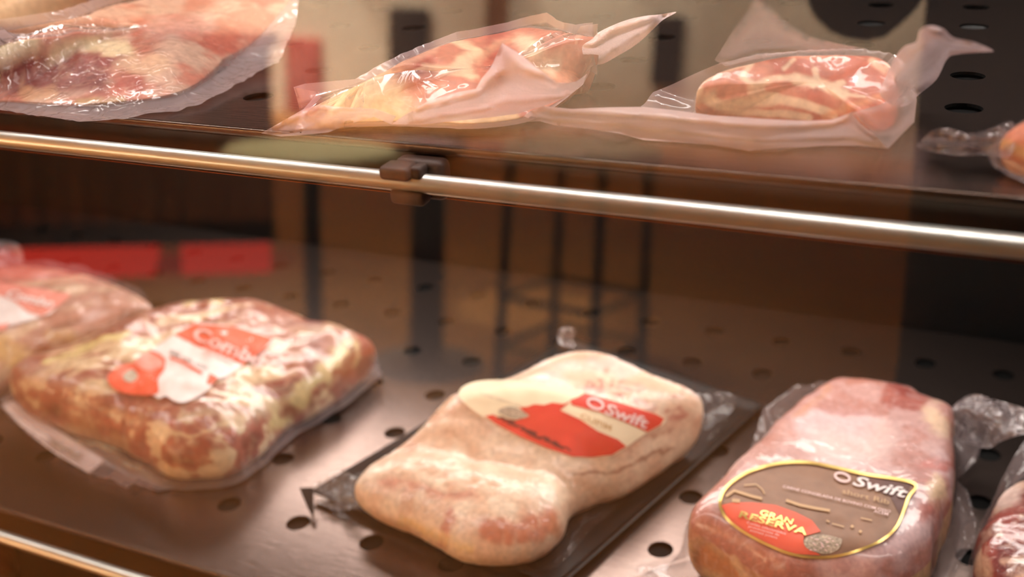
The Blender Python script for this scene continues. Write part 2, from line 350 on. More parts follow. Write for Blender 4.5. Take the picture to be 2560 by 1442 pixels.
def seg_dist(px, py, pl):
    d = np.full(np.shape(px), 1e9)
    for (x0, y0), (x1, y1) in zip(pl[:-1], pl[1:]):
        vx, vy = x1 - x0, y1 - y0; t = np.clip(((px - x0) * vx + (py - y0) * vy) / (vx * vx + vy * vy + 1e-9), 0, 1)
        d = np.minimum(d, np.hypot(px - x0 - t * vx, py - y0 - t * vy))
    return d
def mixc(c, col, w): return c * (1 - w[:, None]) + lin(col) * w[:, None]
def features(c, V, px, py, feats, wob=10, seed=3):
    wx = fbm(V, 70, 3, seed) * wob; wy = fbm(V, 70, 3, seed + 31) * wob
    for pl, w, col, soft, k in feats:
        d = seg_dist(px + wx, py + wy, pl if len(pl) > 1 else [pl[0], pl[0]])
        c = mixc(c, col, k * (1 - sstep(w - soft, w + soft, d)))
    return c
def inpoly(x, y, poly):
    poly = np.asarray(poly); r = np.zeros(np.shape(x), bool); j = len(poly) - 1
    for i in range(len(poly)):
        xi, yi, xj, yj = *poly[i], *poly[j]
        r ^= ((yi > y) != (yj > y)) & (x < (xj - xi) * (y - yi) / (yj - yi + 1e-12) + xi); j = i
    return r
def cdt(poly, step):
    """triangulated polygon with an even inner grid; poly k x 2"""
    poly = np.asarray(poly, float); P = []
    for i in range(len(poly)):
        a, b = poly[i], poly[(i + 1) % len(poly)]; n = max(1, int(np.hypot(*(b - a)) / step))
        P += [a + (b - a) * k / n for k in range(n)]
    P = np.array(P); k = len(P); x0, y0 = P.min(0); x1, y1 = P.max(0)
    gx, gy = np.meshgrid(np.arange(x0 + step / 2, x1, step), np.arange(y0 + step / 2, y1, step)); gx = gx + (np.arange(gx.shape[0]) % 2)[:, None] * step * .5
    g = np.stack([gx.ravel(), gy.ravel()], 1); g = g[inpoly(g[:, 0], g[:, 1], P)]
    if len(g):
        keep = np.array([np.min(np.hypot(P[:, 0] - q[0], P[:, 1] - q[1])) > step * .45 for q in g]); g = g[keep]
    A = np.concatenate([P, g]) if len(g) else P
    vs, es, fs, *_ = delaunay_2d_cdt([Vector(v) for v in A], [], [list(range(k))], 1, 1e-7)
    return np.array([tuple(v) for v in vs]), [list(f) for f in fs]
def sheet(name, pts, mtl, parent, step=14, milk=1.0, amp=.0012, freq=60, seed=1, inner=(), sm=True, milkf=None):
    """loose film whose rim runs through points (pixel x, pixel y, height above base, base)"""
    pts = np.array(pts, float); q = smooth_loop(pts, len(pts) * 4) if sm else pts
    V2, F = cdt(q[:, :2], step); dn_ = []
    for i in range(len(q)):
        a, b = q[i], q[(i + 1) % len(q)]; n = max(1, int(np.hypot(*(b - a)[:2]) / 9)); dn_ += [a + (b - a) * k / n for k in range(n)]
    ctl = np.array(dn_)
    d2 = ((V2[:, None, :] - ctl[None, :, :2]) ** 2).sum(-1) + 4.0; w = 1 / d2 ** 1.5; z = (w * ctl[None, :, 2]).sum(1) / w.sum(1)
    P = onz(V2[:, 0], V2[:, 1], z); nz = fbm(P, freq, 3, seed); P = onz(V2[:, 0], V2[:, 1], z + amp * nz)
    mk = np.full(len(V2), milk) if milkf is None else milkf(V2[:, 0], V2[:, 1])
    return make_mesh(name, P, F, mtl, parent, milk=mk)
def film_over(name, sl, rim, mtl, parent, na=420, gap=.0009, nin=70, nout=26, milk_out=1.0, milk_in=0.0, fold=.0035, seed=2, smax=1.0, kf=26):
    """bag film: hugs the cut, then leaves its side as a wavy flange to the rim (pixel x, y, height)"""
    rim = np.array(rim, float); W3 = onz(rim[:, 0], rim[:, 1], sl.base + rim[:, 2]); L = []
    for i in range(len(W3)):
        a, b = W3[i], W3[(i + 1) % len(W3)]; L += [a + (b - a) * k / 24 for k in range(24)]
    L = np.array(L); d = L[:, :2] - sl.c; aa = np.arctan2(d[:, 1], d[:, 0]); rr = np.hypot(d[:, 0], d[:, 1]); o = np.argsort(aa); aa, rr, zz = aa[o], rr[o], L[o, 2]
    T = lambda v: np.concatenate([v, v, v]); AA = np.concatenate([aa - 2 * np.pi, aa, aa + 2 * np.pi])
    u_ = np.unwrap(np.arctan2(*(W3[:, :2] - sl.c).T[::-1])); du = np.diff(u_); bad = np.where(du * np.sign(u_[-1] - u_[0]) < 0)[0]
    if len(bad): print('RIM NOT MONOTONE', parent.name, [tuple(rim[b_ + 1]) for b_ in bad])
    ang = np.linspace(-np.pi, np.pi, na, endpoint=False); R = sl.R(ang); Ro = np.maximum(np.interp(ang, AA, T(rr)), R * 1.015 + .001); Zo = np.interp(ang, AA, T(zz))
    rings, mk = [], []
    t = np.linspace(0, 1, nin); sv = 1 - (1 - t) ** 1.7; sv[0] = .002; sv = sv * .997
    for s_ in sv:
        X = sl.c[0] + s_ * R * np.cos(ang); Y = sl.c[1] + s_ * R * np.sin(ang); rings.append(np.stack([X, Y, sl.top(X, Y, np.full(na, s_)) + gap], -1)); mk.append(np.full(na, milk_in))
    zm = sl.base + sl.h * sl.zm; zedge = rings[-1][:, 2]
    for k in range(1, nout + 1):
        t = k / nout; r = R * 1.006 + .0006 + (Ro - R * 1.006 - .0006) * t
        e = t ** .55; low = sl.base + .004; z = zedge * (1 - e) + Zo * e
        z = z - (zedge - low) * .55 * np.sin(np.pi * min(1, t * 1.0)) * (1 - t) ** .5 * np.clip((zedge - Zo) / .02 + .4, 0, 1)
        X = sl.c[0] + r * np.cos(ang); Y = sl.c[1] + r * np.sin(ang)
        P3 = np.stack([np.cos(ang) * 1.0, np.sin(ang) * 1.0, np.full(na, seed)], -1)
        wv = fbm(P3, kf / 4, 3, seed) * fold * min(1, t * 3) * (0.35 + .65 * t) * np.clip((Ro - R) / .02, .1, 1)
        z = np.maximum(z + wv, sl.base + .0012)
        rings.append(np.stack([X, Y, z], -1)); mk.append(np.full(na, milk_in + (milk_out - milk_in) * min(1, t * 4)))
    V = np.concatenate(rings, 0); nr = len(rings); idx = np.arange(nr * na).reshape(nr, na); a, b = idx[:-1], idx[1:]
    F = np.stack([a, b, np.roll(b, -1, 1), np.roll(a, -1, 1)], -1).reshape(-1, 4).tolist(); F.append(idx[0].tolist())
    return make_mesh(name, V, F, mtl, parent, milk=np.concatenate(mk))
class Label:
    """flat print wrapped on a slab's top: pixel polygons at the top face, one thin layer over the other"""
    def __init__(s, sl, zref, off=.0018): s.sl, s.z, s.off, s.k = sl, zref, off, 0
    def wrap(s, px, py, lift):
        zs = np.linspace(s.sl.base + s.sl.h * 1.25 + lift, s.sl.base + s.sl.h * .25, 90); G = []
        for z in zs:
            P = onz(px, py, np.full(px.shape, z)); G.append(z - s.sl.top(P[:, 0], P[:, 1]) - lift)
        G = np.array(G); hit = G < 0; k = np.where(hit.any(0), hit.argmax(0), G.argmin(0)); k = np.clip(k, 1, len(zs) - 1); i = np.arange(len(px))
        g0_, g1_ = G[k - 1, i], G[k, i]; t = np.clip(g0_ / np.where(np.abs(g0_ - g1_) < 1e-9, 1e-9, g0_ - g1_), 0, 1)
        return onz(px, py, zs[k - 1] + (zs[k] - zs[k - 1]) * t)
    def patch(s, name, poly, mtl, parent, step=8, lvl=0, smooth=None):
        poly = np.array(poly, float)
        if smooth: poly = smooth_loop(poly, smooth)
        V2, F = cdt(poly, step); return make_mesh(name, s.wrap(V2[:, 0], V2[:, 1], s.off + .0004 * lvl), F, mtl, parent)
    def ribbon(s, name, pts, w, mtl, parent, lvl=2, close=False):
        p = np.array(pts, float); n = len(p)
        t = np.roll(p, -1, 0) - np.roll(p, 1, 0)
        if not close: t[0] = p[1] - p[0]; t[-1] = p[-1] - p[-2]
        t /= np.linalg.norm(t, axis=1)[:, None]; nn = np.stack([-t[:, 1], t[:, 0]], 1)
        A = np.concatenate([p - nn * w / 2, p + nn * w / 2]); m = n if close else n - 1
        F = [[i, (i + 1) % n, n + (i + 1) % n, n + i] for i in range(m)]
        return make_mesh(name, s.wrap(A[:, 0], A[:, 1], s.off + .0004 * lvl), F, mtl, parent)
    def text(s, name, body, org, xdir, ydir, mtl, parent, size=1.0, lvl=3, bold=0.0, shear=0.0, align='LEFT'):
        """org pixel of the baseline start; xdir, ydir: pixel vectors of one em along and up"""
        c = bpy.data.curves.new('t', 'FONT'); c.body = body; c.size = size; c.offset = bold; c.shear = shear; c.align_x = align; c.resolution_u = 3
        o = bpy.data.objects.new('t', c); COL.objects.link(o); dg = bpy.context.evaluated_depsgraph_get(); me = bpy.data.meshes.new_from_object(o.evaluated_get(dg))
        v = np.array([tuple(q.co) for q in me.vertices]); F = [list(p.vertices) for p in me.polygons]
        bpy.data.objects.remove(o); bpy.data.curves.remove(c); bpy.data.meshes.remove(me)
        px = org[0] + v[:, 0] * xdir[0] + v[:, 1] * ydir[0]; py = org[1] + v[:, 0] * xdir[1] + v[:, 1] * ydir[1]
        return make_mesh(name, s.wrap(px, py, s.off + .0004 * lvl), F, mtl, parent, smooth=False)

def inkm(name, rgb, rough=.6, **k): return principled(name, rgb, rough=rough, coat=.06, coat_rough=.2, **k)
INK_RED = inkm('ink_red', (222, 64, 44)); INK_ORANGE = inkm('ink_coral', (232, 92, 62)); INK_WHITE = inkm('ink_white', (246, 232, 228))
INK_CREAM = inkm('ink_cream', (244, 224, 190)); INK_DARK = inkm('ink_dark', (60, 44, 40)); INK_GREY = inkm('ink_grey', (178, 160, 140), nscale=900, namt=.5)
INK_GOLD = principled('ink_gold', (226, 190, 110), rough=.3, metal=.6); INK_BROWN = inkm('ink_brown', (142, 104, 80), nscale=90, namt=.14)
INK_DBROWN = inkm('ink_dark_brown', (98, 58, 48)); INK_TAN = inkm('ink_tan', (205, 165, 120)); INK_PINKW = inkm('ink_pinkish_white', (240, 205, 200)); INK_SPOT = inkm('ink_dark_red', (110, 28, 22))
INK_SALMON = inkm('ink_salmon', (236, 150, 135))
FILM_CLEAR = film_mat('vacuum_film', gloss=.26, wr=60, dist=.0004, base=.03, milk_gain=.22)
FILM_MILK = film_mat('milky_bag_film', tint=(254, 228, 228), milk_gain=.6, gloss=.22, wr=70, dist=.00045, base=.02, rough=.08)
FILM_EMB = film_mat('embossed_bag_film', tint=(254, 228, 228), milk_gain=.72, gloss=.26, wr=20, dist=.0006, base=.03, emboss=True, rough=.2)
FILM_CRINK = film_mat('crinkled_film', tint=(245, 220, 220), milk_gain=.22, gloss=.85, wr=95, dist=.004, base=.02, rough=.06)

# ============ lower deck, pack with the coral and white sticker (A) and its neighbour behind (D)
def pang(a, b):
    p, q = onz(np.array(float(a[0])), np.array(float(a[1])), DECK + .05), onz(np.array(float(b[0])), np.array(float(b[1])), DECK + .05); return math.atan2(q[1] - p[1], q[0] - p[0])
def streaky(seed, ang, red, fat, haze, fr=26, st=5.0, bias=0.0, haze_k=.5):
    ca, sa = math.cos(ang), math.sin(ang)
    def f(V, px, py, s):
        u = V[:, 0] * ca + V[:, 1] * sa; v = -V[:, 0] * sa + V[:, 1] * ca; w = fbm(V, 16, 2, seed + 2) * .008
        Q = np.stack([u / st, v + w, V[:, 2]], -1); n = fbm(Q, fr * 2.2, 4, seed)
        c = np.repeat(lin(red)[None], len(V), 0); c = mixc(c, fat, sstep(.02 + bias, .26 + bias, n)); dk = sstep(.15, .5, -n); c = c * (1 - .35 * dk[:, None])
        fz = sstep(-.05, .35, fbm(V, 18, 3, seed + 7)); c = mixc(c, haze, fz * haze_k * (s < .93)); return c  # pale sheen of the film painted over the top in patches
    return f
A_pts = [(34, 985, .012), (92, 917, .025), (229, 852, .035), (320, 806, .040), (394, 775, .043), (458, 743, .046), (540, 737, .046), (595, 741, .046), (650, 747, .046), (732, 772, .045), (778, 795, .043), (847, 818, .040),
         (897, 850, .034), (938, 878, .026), (915, 925, .018), (856, 983, .014), (790, 1022, .014), (714, 1060, .014), (672, 1105, .014), (632, 1140, .014), (585, 1168, .014), (526, 1180, .014), (435, 1183, .014), (366, 1147, .014), (275, 1100, .014), (160, 1064, .013), (70, 1025, .012)]
pa = empty('meat_package', (*onz(np.array(480.), np.array(1000.), DECK)[:2], DECK), 'vacuum packed ribbed meat slab with coral and white sticker, front left of lower shelf', 'meat package')
slA = Slab(A_pts, DECK, .050, center=(480, 950), nr=150, na=640, lump=.0028, lfreq=24, seed=11, p=8, zmid=.30, mod=lambda x, y: 1 + .05 * np.sin(x * 60 + y * 25))
def colA(V, px, py, s):
    c = streaky(21, pang((250, 900), (720, 800)), (170, 98, 80), (238, 204, 164), (224, 186, 174), fr=30, st=6, haze_k=.42)(V, px, py, s)
    fr = (py - (930 + (px - 400) * .12)) ; c2 = streaky(41, pang((400, 1050), (640, 1080)), (184, 106, 86), (248, 218, 178), (232, 190, 178), fr=42, st=1.8, bias=-.02, haze_k=.4)(V, px, py, s)
    w = sstep(30, 120, py - 960 - np.maximum(0, 430 - px) * .0)[:, None] * (px > 150)[:, None]; c = c * (1 - w) + c2 * w
    F = [([(120, 905), (230, 860), (330, 840)], 9, (246, 226, 158), 8, .9), ([(700, 1040), (790, 950), (880, 880)], 26, (240, 212, 150), 14, .85), ([(460, 760), (540, 742)], 9, (245, 215, 150), 6, .8),
         ([(860, 930), (885, 880)], 15, (150, 78, 52), 8, .9), ([(780, 985), (800, 960)], 14, (158, 72, 55), 8, .85), ([(715, 1015), (740, 1020)], 16, (150, 62, 48), 10, .8), ([(905, 850), (935, 875)], 9, (165, 60, 40), 6, .9),
         ([(330, 1030), (400, 1010), (430, 1030)], 26, (176, 96, 72), 12, .8), ([(80, 975), (180, 1000)], 16, (178, 100, 80), 10, .7), ([(470, 1120), (560, 1110)], 14, (165, 82, 62), 10, .7), ([(380, 1080), (500, 1090), (560, 1060)], 6, (240, 210, 165), 6, .8),
         ([(180, 1075), (300, 1110)], 22, (196, 150, 110), 12, .8)]
    return features(c, V, px, py, F, wob=26)
slA.build('meat', colA, meat_mat('ribbed_meat', (238, 206, 168), 60, .52, .66, bump=.3, coat=.12, coat_rough=.3), pa)
rimA = [(2, 1018, .004), (-2, 1000, .010), (90, 945, .008), (310, 850, .010), (540, 780, .012), (740, 815, .012), (880, 880, .010), (935, 915, .006), (915, 945, .006), (860, 990, .006), (760, 1070, .003), (690, 1130, .003), (600, 1195, .003), (500, 1205, .003),
        (395, 1228, .003), (335, 1205, .006), (318, 1220, .004), (280, 1195, .004), (220, 1185, .004), (140, 1130, .003), (70, 1080, .003), (25, 1045, .003)]
film_over('plastic_film', slA, rimA, FILM_CLEAR, pa, na=520, seed=5, milk_out=1.3, fold=.004)
LA = Label(slA, DECK + .05)
a1 = LA.patch('sticker', [(485, 809), (585, 815), (682, 845), (650, 880), (609, 912), (570, 940), (540, 950), (520, 975), (470, 1003), (440, 1004), (415, 990), (398, 996), (372, 985), (300, 980), (268, 945), (300, 915), (345, 903), (375, 876), (435, 836)], INK_WHITE, pa, smooth=90)
LA.patch('sticker_band', [(485, 809), (585, 815), (682, 845), (660, 872), (630, 895), (609, 912), (500, 868), (435, 836)], INK_ORANGE, a1, lvl=1)
LA.patch('sticker_panel', [(268, 945), (300, 915), (345, 903), (375, 876), (410, 893), (412, 919), (395, 945), (389, 985), (300, 980)], INK_ORANGE, a1, lvl=1, smooth=50)
LA.patch('sticker_panel', [(350, 890), (372, 880), (405, 900), (400, 918), (365, 925), (335, 905)], INK_SALMON, a1, lvl=2, smooth=30)
LA.patch('sticker_patch', [(308, 935), (330, 922), (345, 940), (330, 955), (312, 950)], INK_GREY, a1, lvl=2, smooth=24)
LA.ribbon('sticker_stripe', [(425, 893), (460, 905), (485, 922), (505, 932)], 7, INK_ORANGE, a1)
LA.patch('sticker_patch', [(524, 932), (545, 944), (530, 960), (516, 958)], INK_ORANGE, a1, lvl=1)
LA.text('printing', 'Combo', (476, 842), (62, 27), (10, -50), INK_PINKW, a1, size=.92, bold=.022, shear=.3)
LA.text('small_printing', 'BOVINO', (507, 879), (23, 10), (5, -20), INK_PINKW, a1, size=.85, bold=.02)
LA.text('printing', 'Bife com osso', (424, 884), (21, 9), (4, -20), INK_DARK, a1, size=.78)
# paper slip under the front left edge
slip = make_mesh('paper_slip', *(lambda P: (P, [[0, 1, 6, 7], [1, 2, 5, 6], [2, 3, 4, 5]]))([tuple(onz(np.array(float(x)), np.array(float(y)), DECK + z)) for x, y, z in ((6, 1016, .004), (70, 1082, .0015), (140, 1135, .0015), (222, 1183, .0015), (262, 1150, .0028), (180, 1098, .0028), (110, 1052, .0028), (32, 1000, .006))]), INK_WHITE, pa)
for i in range(16):
    t = i / 15; x, y = 118 + t * 76, 1112 + t * 42
    P = [tuple(onz(np.array(a), np.array(b), DECK + .0035)) for a, b in ((x, y), (x + 2.4, y + 1.4), (x + 14, y - 17), (x + 11.6, y - 18.4))]
    make_mesh('printed_bar', P, [[0, 1, 2, 3]], INK_GREY, slip)

D_pts = [(-300, 830, .02), (-200, 720, .04), (-80, 672, .044), (0, 657, .046), (90, 658, .046), (200, 676, .046), (290, 705, .046), (345, 735, .044), (378, 770, .04), (372, 782, .038), (320, 800, .034), (235, 842, .028), (120, 892, .020), (26, 955, .012), (-60, 985, .014), (-170, 990, .014), (-260, 930, .015)]
pd = empty('meat_package', (*onz(np.array(60.), np.array(850.), DECK)[:2], DECK), 'hazy pale vacuum packed meat slab with pale sticker cut off at the left edge', 'meat package')
slD = Slab(D_pts, DECK, .050, center=(60, 815), nr=90, na=420, lump=.003, lfreq=22, seed=31, p=6, zmid=.32)
def colD(V, px, py, s):
    c = streaky(51, pang((0, 850), (320, 760)), (200, 144, 124), (226, 190, 160), (230, 196, 190), fr=26, st=5, haze_k=.8)(V, px, py, s)
    return features(c, V, px, py, [([(0, 870), (60, 900), (90, 940)], 34, (228, 184, 118), 22, .85), ([(100, 880), (115, 895)], 27, (160, 92, 68), 10, .9), ([(60, 950), (70, 1000)], 18, (140, 62, 42), 10, .8), ([(120, 840), (180, 835)], 14, (230, 190, 130), 10, .6)], wob=20)
slD.build('meat', colD, meat_mat('hazy_meat', (234, 206, 190), 60, .5, .68, bump=.3, coat=.12, coat_rough=.3), pd)
film_over('plastic_film', slD, [(-330, 850, .01), (-210, 690, .03), (0, 645, .03), (200, 662, .03), (350, 722, .03), (392, 782, .034), (330, 806, .03), (240, 850, .022), (124, 900, .014), (26, 972, .006), (-60, 1015, .003), (-170, 1010, .003), (-290, 940, .003)], FILM_CLEAR, pd, seed=8)
LD = Label(slD, DECK + .05)
d1 = LD.patch('sticker', [(-90, 735), (-20, 705), (50, 712), (178, 735), (125, 785), (75, 800), (20, 815), (-60, 800)], INK_WHITE, pd)
LD.patch('sticker_band', [(-20, 705), (50, 712), (178, 735), (150, 762), (105, 790), (70, 780), (35, 752), (-10, 735)], INK_SALMON, d1, lvl=1)
LD.text('printing', 'Combo', (10, 740), (42, 10), (16, -30), INK_WHITE, d1, size=.9, bold=.03, shear=.3)
LD.patch('sticker_patch', [(-10, 812), (24, 806), (14, 824), (-8, 826)], INK_SALMON, d1, lvl=1)
def kpts(l, base): return [(x, y, base + z) for x, y, z in l]
sheet('film_knot', kpts([(-60, 596, .058), (-20, 606, .060), (15, 602, .062), (48, 614, .060), (58, 640, .054), (50, 662, .046), (0, 668, .046), (-60, 690, .046)], DECK), FILM_CRINK, pd, step=6, amp=.004, freq=110, milk=1.6, seed=4)

# ============ lower deck, middle pack on its black tray (B)
pb = empty('meat_package', (*onz(np.array(1330.), np.array(1180.), DECK)[:2], DECK), 'cream coloured hump of meat with red and cream sticker lying on a black tray', 'meat package')
BASE_B = DECK + .0055
B_pts = [(888, 1218, .022), (905, 1190, .024), (930, 1163, .026), (997, 1121, .028), (1052, 1075, .034), (1089, 1029, .042), (1144, 983, .050), (1227, 949, .054), (1296, 921, .055), (1365, 886, .055), (1439, 864, .055), (1504, 867, .055), (1573, 898, .054), (1642, 935, .052),
         (1720, 972, .048), (1755, 1005, .040), (1750, 1055, .028), (1712, 1110, .018), (1660, 1160, .014), (1585, 1210, .012), (1500, 1240, .012), (1432, 1275, .012), (1405, 1330, .012), (1370, 1368, .012), (1315, 1392, .012), (1227, 1400, .012), (1149, 1391, .012), (1080, 1354, .012), (1010, 1318, .012), (935, 1286, .013), (893, 1248, .016)]
vA = onz(np.array(1010.), np.array(1120.), BASE_B + .03)[:2]; vB = onz(np.array(1440.), np.array(1200.), BASE_B + .03)[:2]
dn = np.array([-(vB - vA)[1], (vB - vA)[0]]); dn /= np.linalg.norm(dn)
if dn[1] < 0: dn = -dn
def modB(x, y):
    d = (x - vA[0]) * dn[0] + (y - vA[1]) * dn[1]
    return .62 + .38 * sstep(-.004, .050, d) - .05 * np.exp(-((d + .004) / .012) ** 2)
slB = Slab(B_pts, BASE_B, .060, center=(1300, 1120), nr=170, na=640, lump=.0018, lfreq=22, seed=61, p=5, q=2.0, zmid=.22, mod=modB)
def colB(V, px, py, s):
    n = fbm(V, 40, 4, 71); c = np.repeat(lin((236, 194, 164))[None], len(V), 0); c = mixc(c, (246, 216, 188), sstep(-.1, .3, n)); c = mixc(c, (222, 166, 138), sstep(.25, .55, fbm(V, 45, 3, 77)) * .6)
    c = mixc(c, (244, 212, 206), sstep(0, .3, fbm(V, 30, 3, 79)) * .5 * (py < 1000))
    F = [([(1230, 1330), (1300, 1330), (1370, 1300)], 32, (206, 116, 82), 14, .85), ([(1105, 1330), (1120, 1280), (1100, 1360)], 11, (196, 98, 78), 8, .8), ([(960, 1210), (1080, 1225), (1180, 1240)], 12, (212, 132, 112), 12, .6), ([(1380, 1295), (1395, 1340)], 10, (214, 140, 100), 8, .6),
         ([(1180, 1380), (1100, 1345), (1010, 1300)], 12, (240, 196, 128), 12, .7), ([(1560, 1120), (1650, 1060), (1720, 1050)], 26, (196, 146, 122), 22, .7), ([(1430, 1190), (1560, 1170), (1690, 1110)], 4, (160, 92, 66), 4, .7), ([(1600, 1080), (1640, 1090), (1680, 1070)], 8, (170, 112, 92), 8, .6),
         ([(1100, 1060), (1180, 1120), (1190, 1200)], 14, (222, 172, 138), 16, .7), ([(1420, 1210), (1500, 1230)], 20, (216, 164, 128), 16, .6)]
    for k in range(26):
        rr = random.Random(k); x = 1420 + rr.random() * 300; y = 890 + rr.random() * 90 + (x - 1420) * .25; F.append(([(x, y), (x + rr.uniform(-22, 22), y + rr.uniform(-10, 18))], rr.uniform(3, 8), (190, 116, 98), 5, .75))
    return features(c, V, px, py, F, wob=24)
slB.build('meat', colB, meat_mat('pale_fat_meat', (248, 222, 190), 70, .5, .68, bump=.35, coat=.2, coat_rough=.3), pb)
# shallow black tray below it
T0 = [(782, 1228), (1400, 1462), (1905, 1012), (1420, 848)]
tp = [onz(np.array(float(x)), np.array(float(y)), DECK + .006)[:2] for x, y in T0]; tc_ = sum(tp) / 4
def trayring(k, z): return [(*(tc_ + (p - tc_) * k), z) for p in tp]
Vt = trayring(.93, DECK + .001) + trayring(1.0, DECK + .0070) + trayring(1.015, DECK + .0066) + trayring(.985, DECK + .0060) + trayring(.94, DECK + .0030)
Ft = [[3, 2, 1, 0]] + [[a * 4 + i, a * 4 + (i + 1) % 4, (a + 1) * 4 + (i + 1) % 4, (a + 1) * 4 + i] for a in range(4) for i in range(4)] + [[16, 17, 18, 19]]
make_mesh('black_tray', Vt, Ft, BLACKTRAY, pb, smooth=False)
rimB = [(800, 1222, .004), (790, 1250, .002), (840, 1290, .0015), (960, 1340, .0015), (1080, 1395, .0015), (1170, 1425, .0015), (1290, 1440, .0015), (1400, 1415, .0015), (1470, 1330, .0015), (1560, 1250, .0015), (1690, 1180, .0015), (1800, 1080, .002), (1830, 1020, .008), (1810, 985, .010),
        (1745, 1000, .018), (1600, 940, .016), (1500, 910, .016), (1435, 905, .016), (1330, 945, .016), (1220, 1000, .014), (1135, 1040, .012), (1070, 1090, .010), (985, 1142, .010), (900, 1186, .008)]
film_over('plastic_film', slB, rimB, film_mat('tray_film', milk_gain=.02, gloss=.08, wr=80, dist=.0010, base=.002, rough=.07), pb, na=520, seed=12, fold=.005, milk_in=.5, kf=60)
sheet('film_knot', kpts([(1715, 985, .040), (1760, 985, .036), (1800, 978, .030), (1838, 990, .026), (1830, 1030, .018), (1795, 1040, .018), (1765, 1060, .018), (1745, 1040, .022)], DECK), FILM_CRINK, pb, step=6, amp=.006, freq=120, milk=.4, seed=9)
sheet('film_knot', kpts([(1400, 862, .050), (1395, 830, .056), (1415, 815, .060), (1440, 825, .058), (1430, 850, .050), (1440, 868, .048)], DECK), FILM_CRINK, pb, step=6, amp=.005, freq=140, milk=1.0, seed=19)
sheet('film_knot', kpts([(800, 1200, .010), (840, 1180, .014), (880, 1185, .018), (905, 1215, .020), (900, 1265, .014), (850, 1275, .008), (800, 1260, .006), (775, 1230, .006)], DECK), FILM_CRINK, pb, step=6, amp=.007, freq=130, milk=.3, seed=29)
make_mesh('tray_corner_tab', [tuple(onz(np.array(float(x)), np.array(float(y)), DECK + z)) for x, y, z in ((748, 1219, .012), (783, 1218, .012), (786, 1300, .004), (770, 1272, .006))], [[0, 1, 2, 3]], BLACKTRAY, pb, smooth=False)
LB = Label(slB, BASE_B + .055)
oB = [(1146, 985), (1160, 965), (1200, 952), (1270, 950), (1340, 957), (1400, 968), (1450, 978), (1462, 981), (1560, 1008), (1640, 1034), (1663, 1046), (1655, 1062), (1620, 1080), (1565, 1118), (1530, 1138), (1480, 1144), (1430, 1142), (1365, 1120), (1300, 1092), (1240, 1062), (1190, 1030), (1158, 1005)]
b1 = LB.patch('sticker', oB, INK_CREAM, pb, smooth=110)
LB.patch('sticker_field', [(1212, 1040), (1232, 1036), (1245, 1042), (1262, 1046), (1290, 1050), (1322, 1040), (1298, 1018), (1320, 1016), (1335, 1010), (1360, 1012), (1380, 1006), (1410, 1010), (1430, 1000), (1400, 1025), (1450, 1048), (1495, 1078), (1545, 1098), (1566, 1116), (1530, 1137), (1480, 1143), (1430, 1141), (1365, 1119), (1300, 1091), (1240, 1060)], INK_RED, b1, lvl=1)
LB.patch('sticker_band', [(1462, 982), (1560, 1009), (1640, 1035), (1661, 1046), (1652, 1062), (1618, 1080), (1560, 1054), (1500, 1030), (1430, 1012), (1425, 1000), (1445, 992)], INK_RED, b1, lvl=1)
LB.patch('sticker_seal', [(1245, 1028), (1262, 1017), (1290, 1018), (1310, 1030), (1322, 1039), (1300, 1047), (1272, 1043)], INK_GREY, b1, lvl=2, smooth=30)
for k in range(14):
    rr = random.Random(k + 90); t = k / 13; x, y = 1245 + t * 150, 1045 + t * 70
    LB.ribbon('printed_speckle', [(x, y), (x + rr.uniform(8, 22), y + rr.uniform(-2, 10)), (x + rr.uniform(24, 34), y + rr.uniform(2, 16))], rr.uniform(3, 7), INK_SPOT, b1, lvl=2)
LB.ribbon('emblem_ring', [(1489 + 19 * math.cos(a), 1009 + 12 * math.sin(a) + 5 * math.cos(a)) for a in np.linspace(0, 2 * math.pi, 28)[:-1]], 6, INK_PINKW, b1, lvl=3, close=True)
LB.text('printing', 'Swift', (1509, 1032), (46, 17), (3, -34), INK_PINKW, b1, size=1.15, bold=.03, shear=.25)
LB.text('printing', 'CUPIM', (1450, 1045), (27, 11), (2, -20), INK_TAN, b1, size=1.0, bold=.01)
LB.text('small_printing', 'CARNE CONGELADA', (1198, 986), (11, 3.4), (2, -9), INK_GREY, b1, size=1.0)

# ============ lower deck, right pack with gold ringed label (C)
pc = empty('meat_package', (*onz(np.array(2060.), np.array(1300.), DECK)[:2], DECK), 'thick frozen rib slab with gold ringed dark label, right of the black tray', 'meat package')
C_pts = [(2029, 1000, .042), (2060, 965, .048), (2099, 937, .052), (2185, 943, .052), (2268, 956, .052), (2302, 984, .050), (2362, 1018, .046), (2384, 1058, .040), (2382, 1130, .036), (2384, 1205, .034), (2375, 1283, .028), (2362, 1349, .018), (2330, 1430, .012), (2300, 1500, .010), (2200, 1560, .010), (2050, 1560, .010), (1930, 1540, .012), (1830, 1470, .016), (1765, 1410, .022), (1722, 1365, .030), (1722, 1320, .036), (1735, 1290, .040), (1775, 1240, .044), (1833, 1172, .046), (1900, 1110, .046), (1951, 1056, .045), (1990, 1025, .044)]
slC = Slab(C_pts, DECK, .056, center=(2070, 1240), nr=190, na=700, lump=.0007, lfreq=26, seed=81, p=16, q=2.4, zmid=.45)
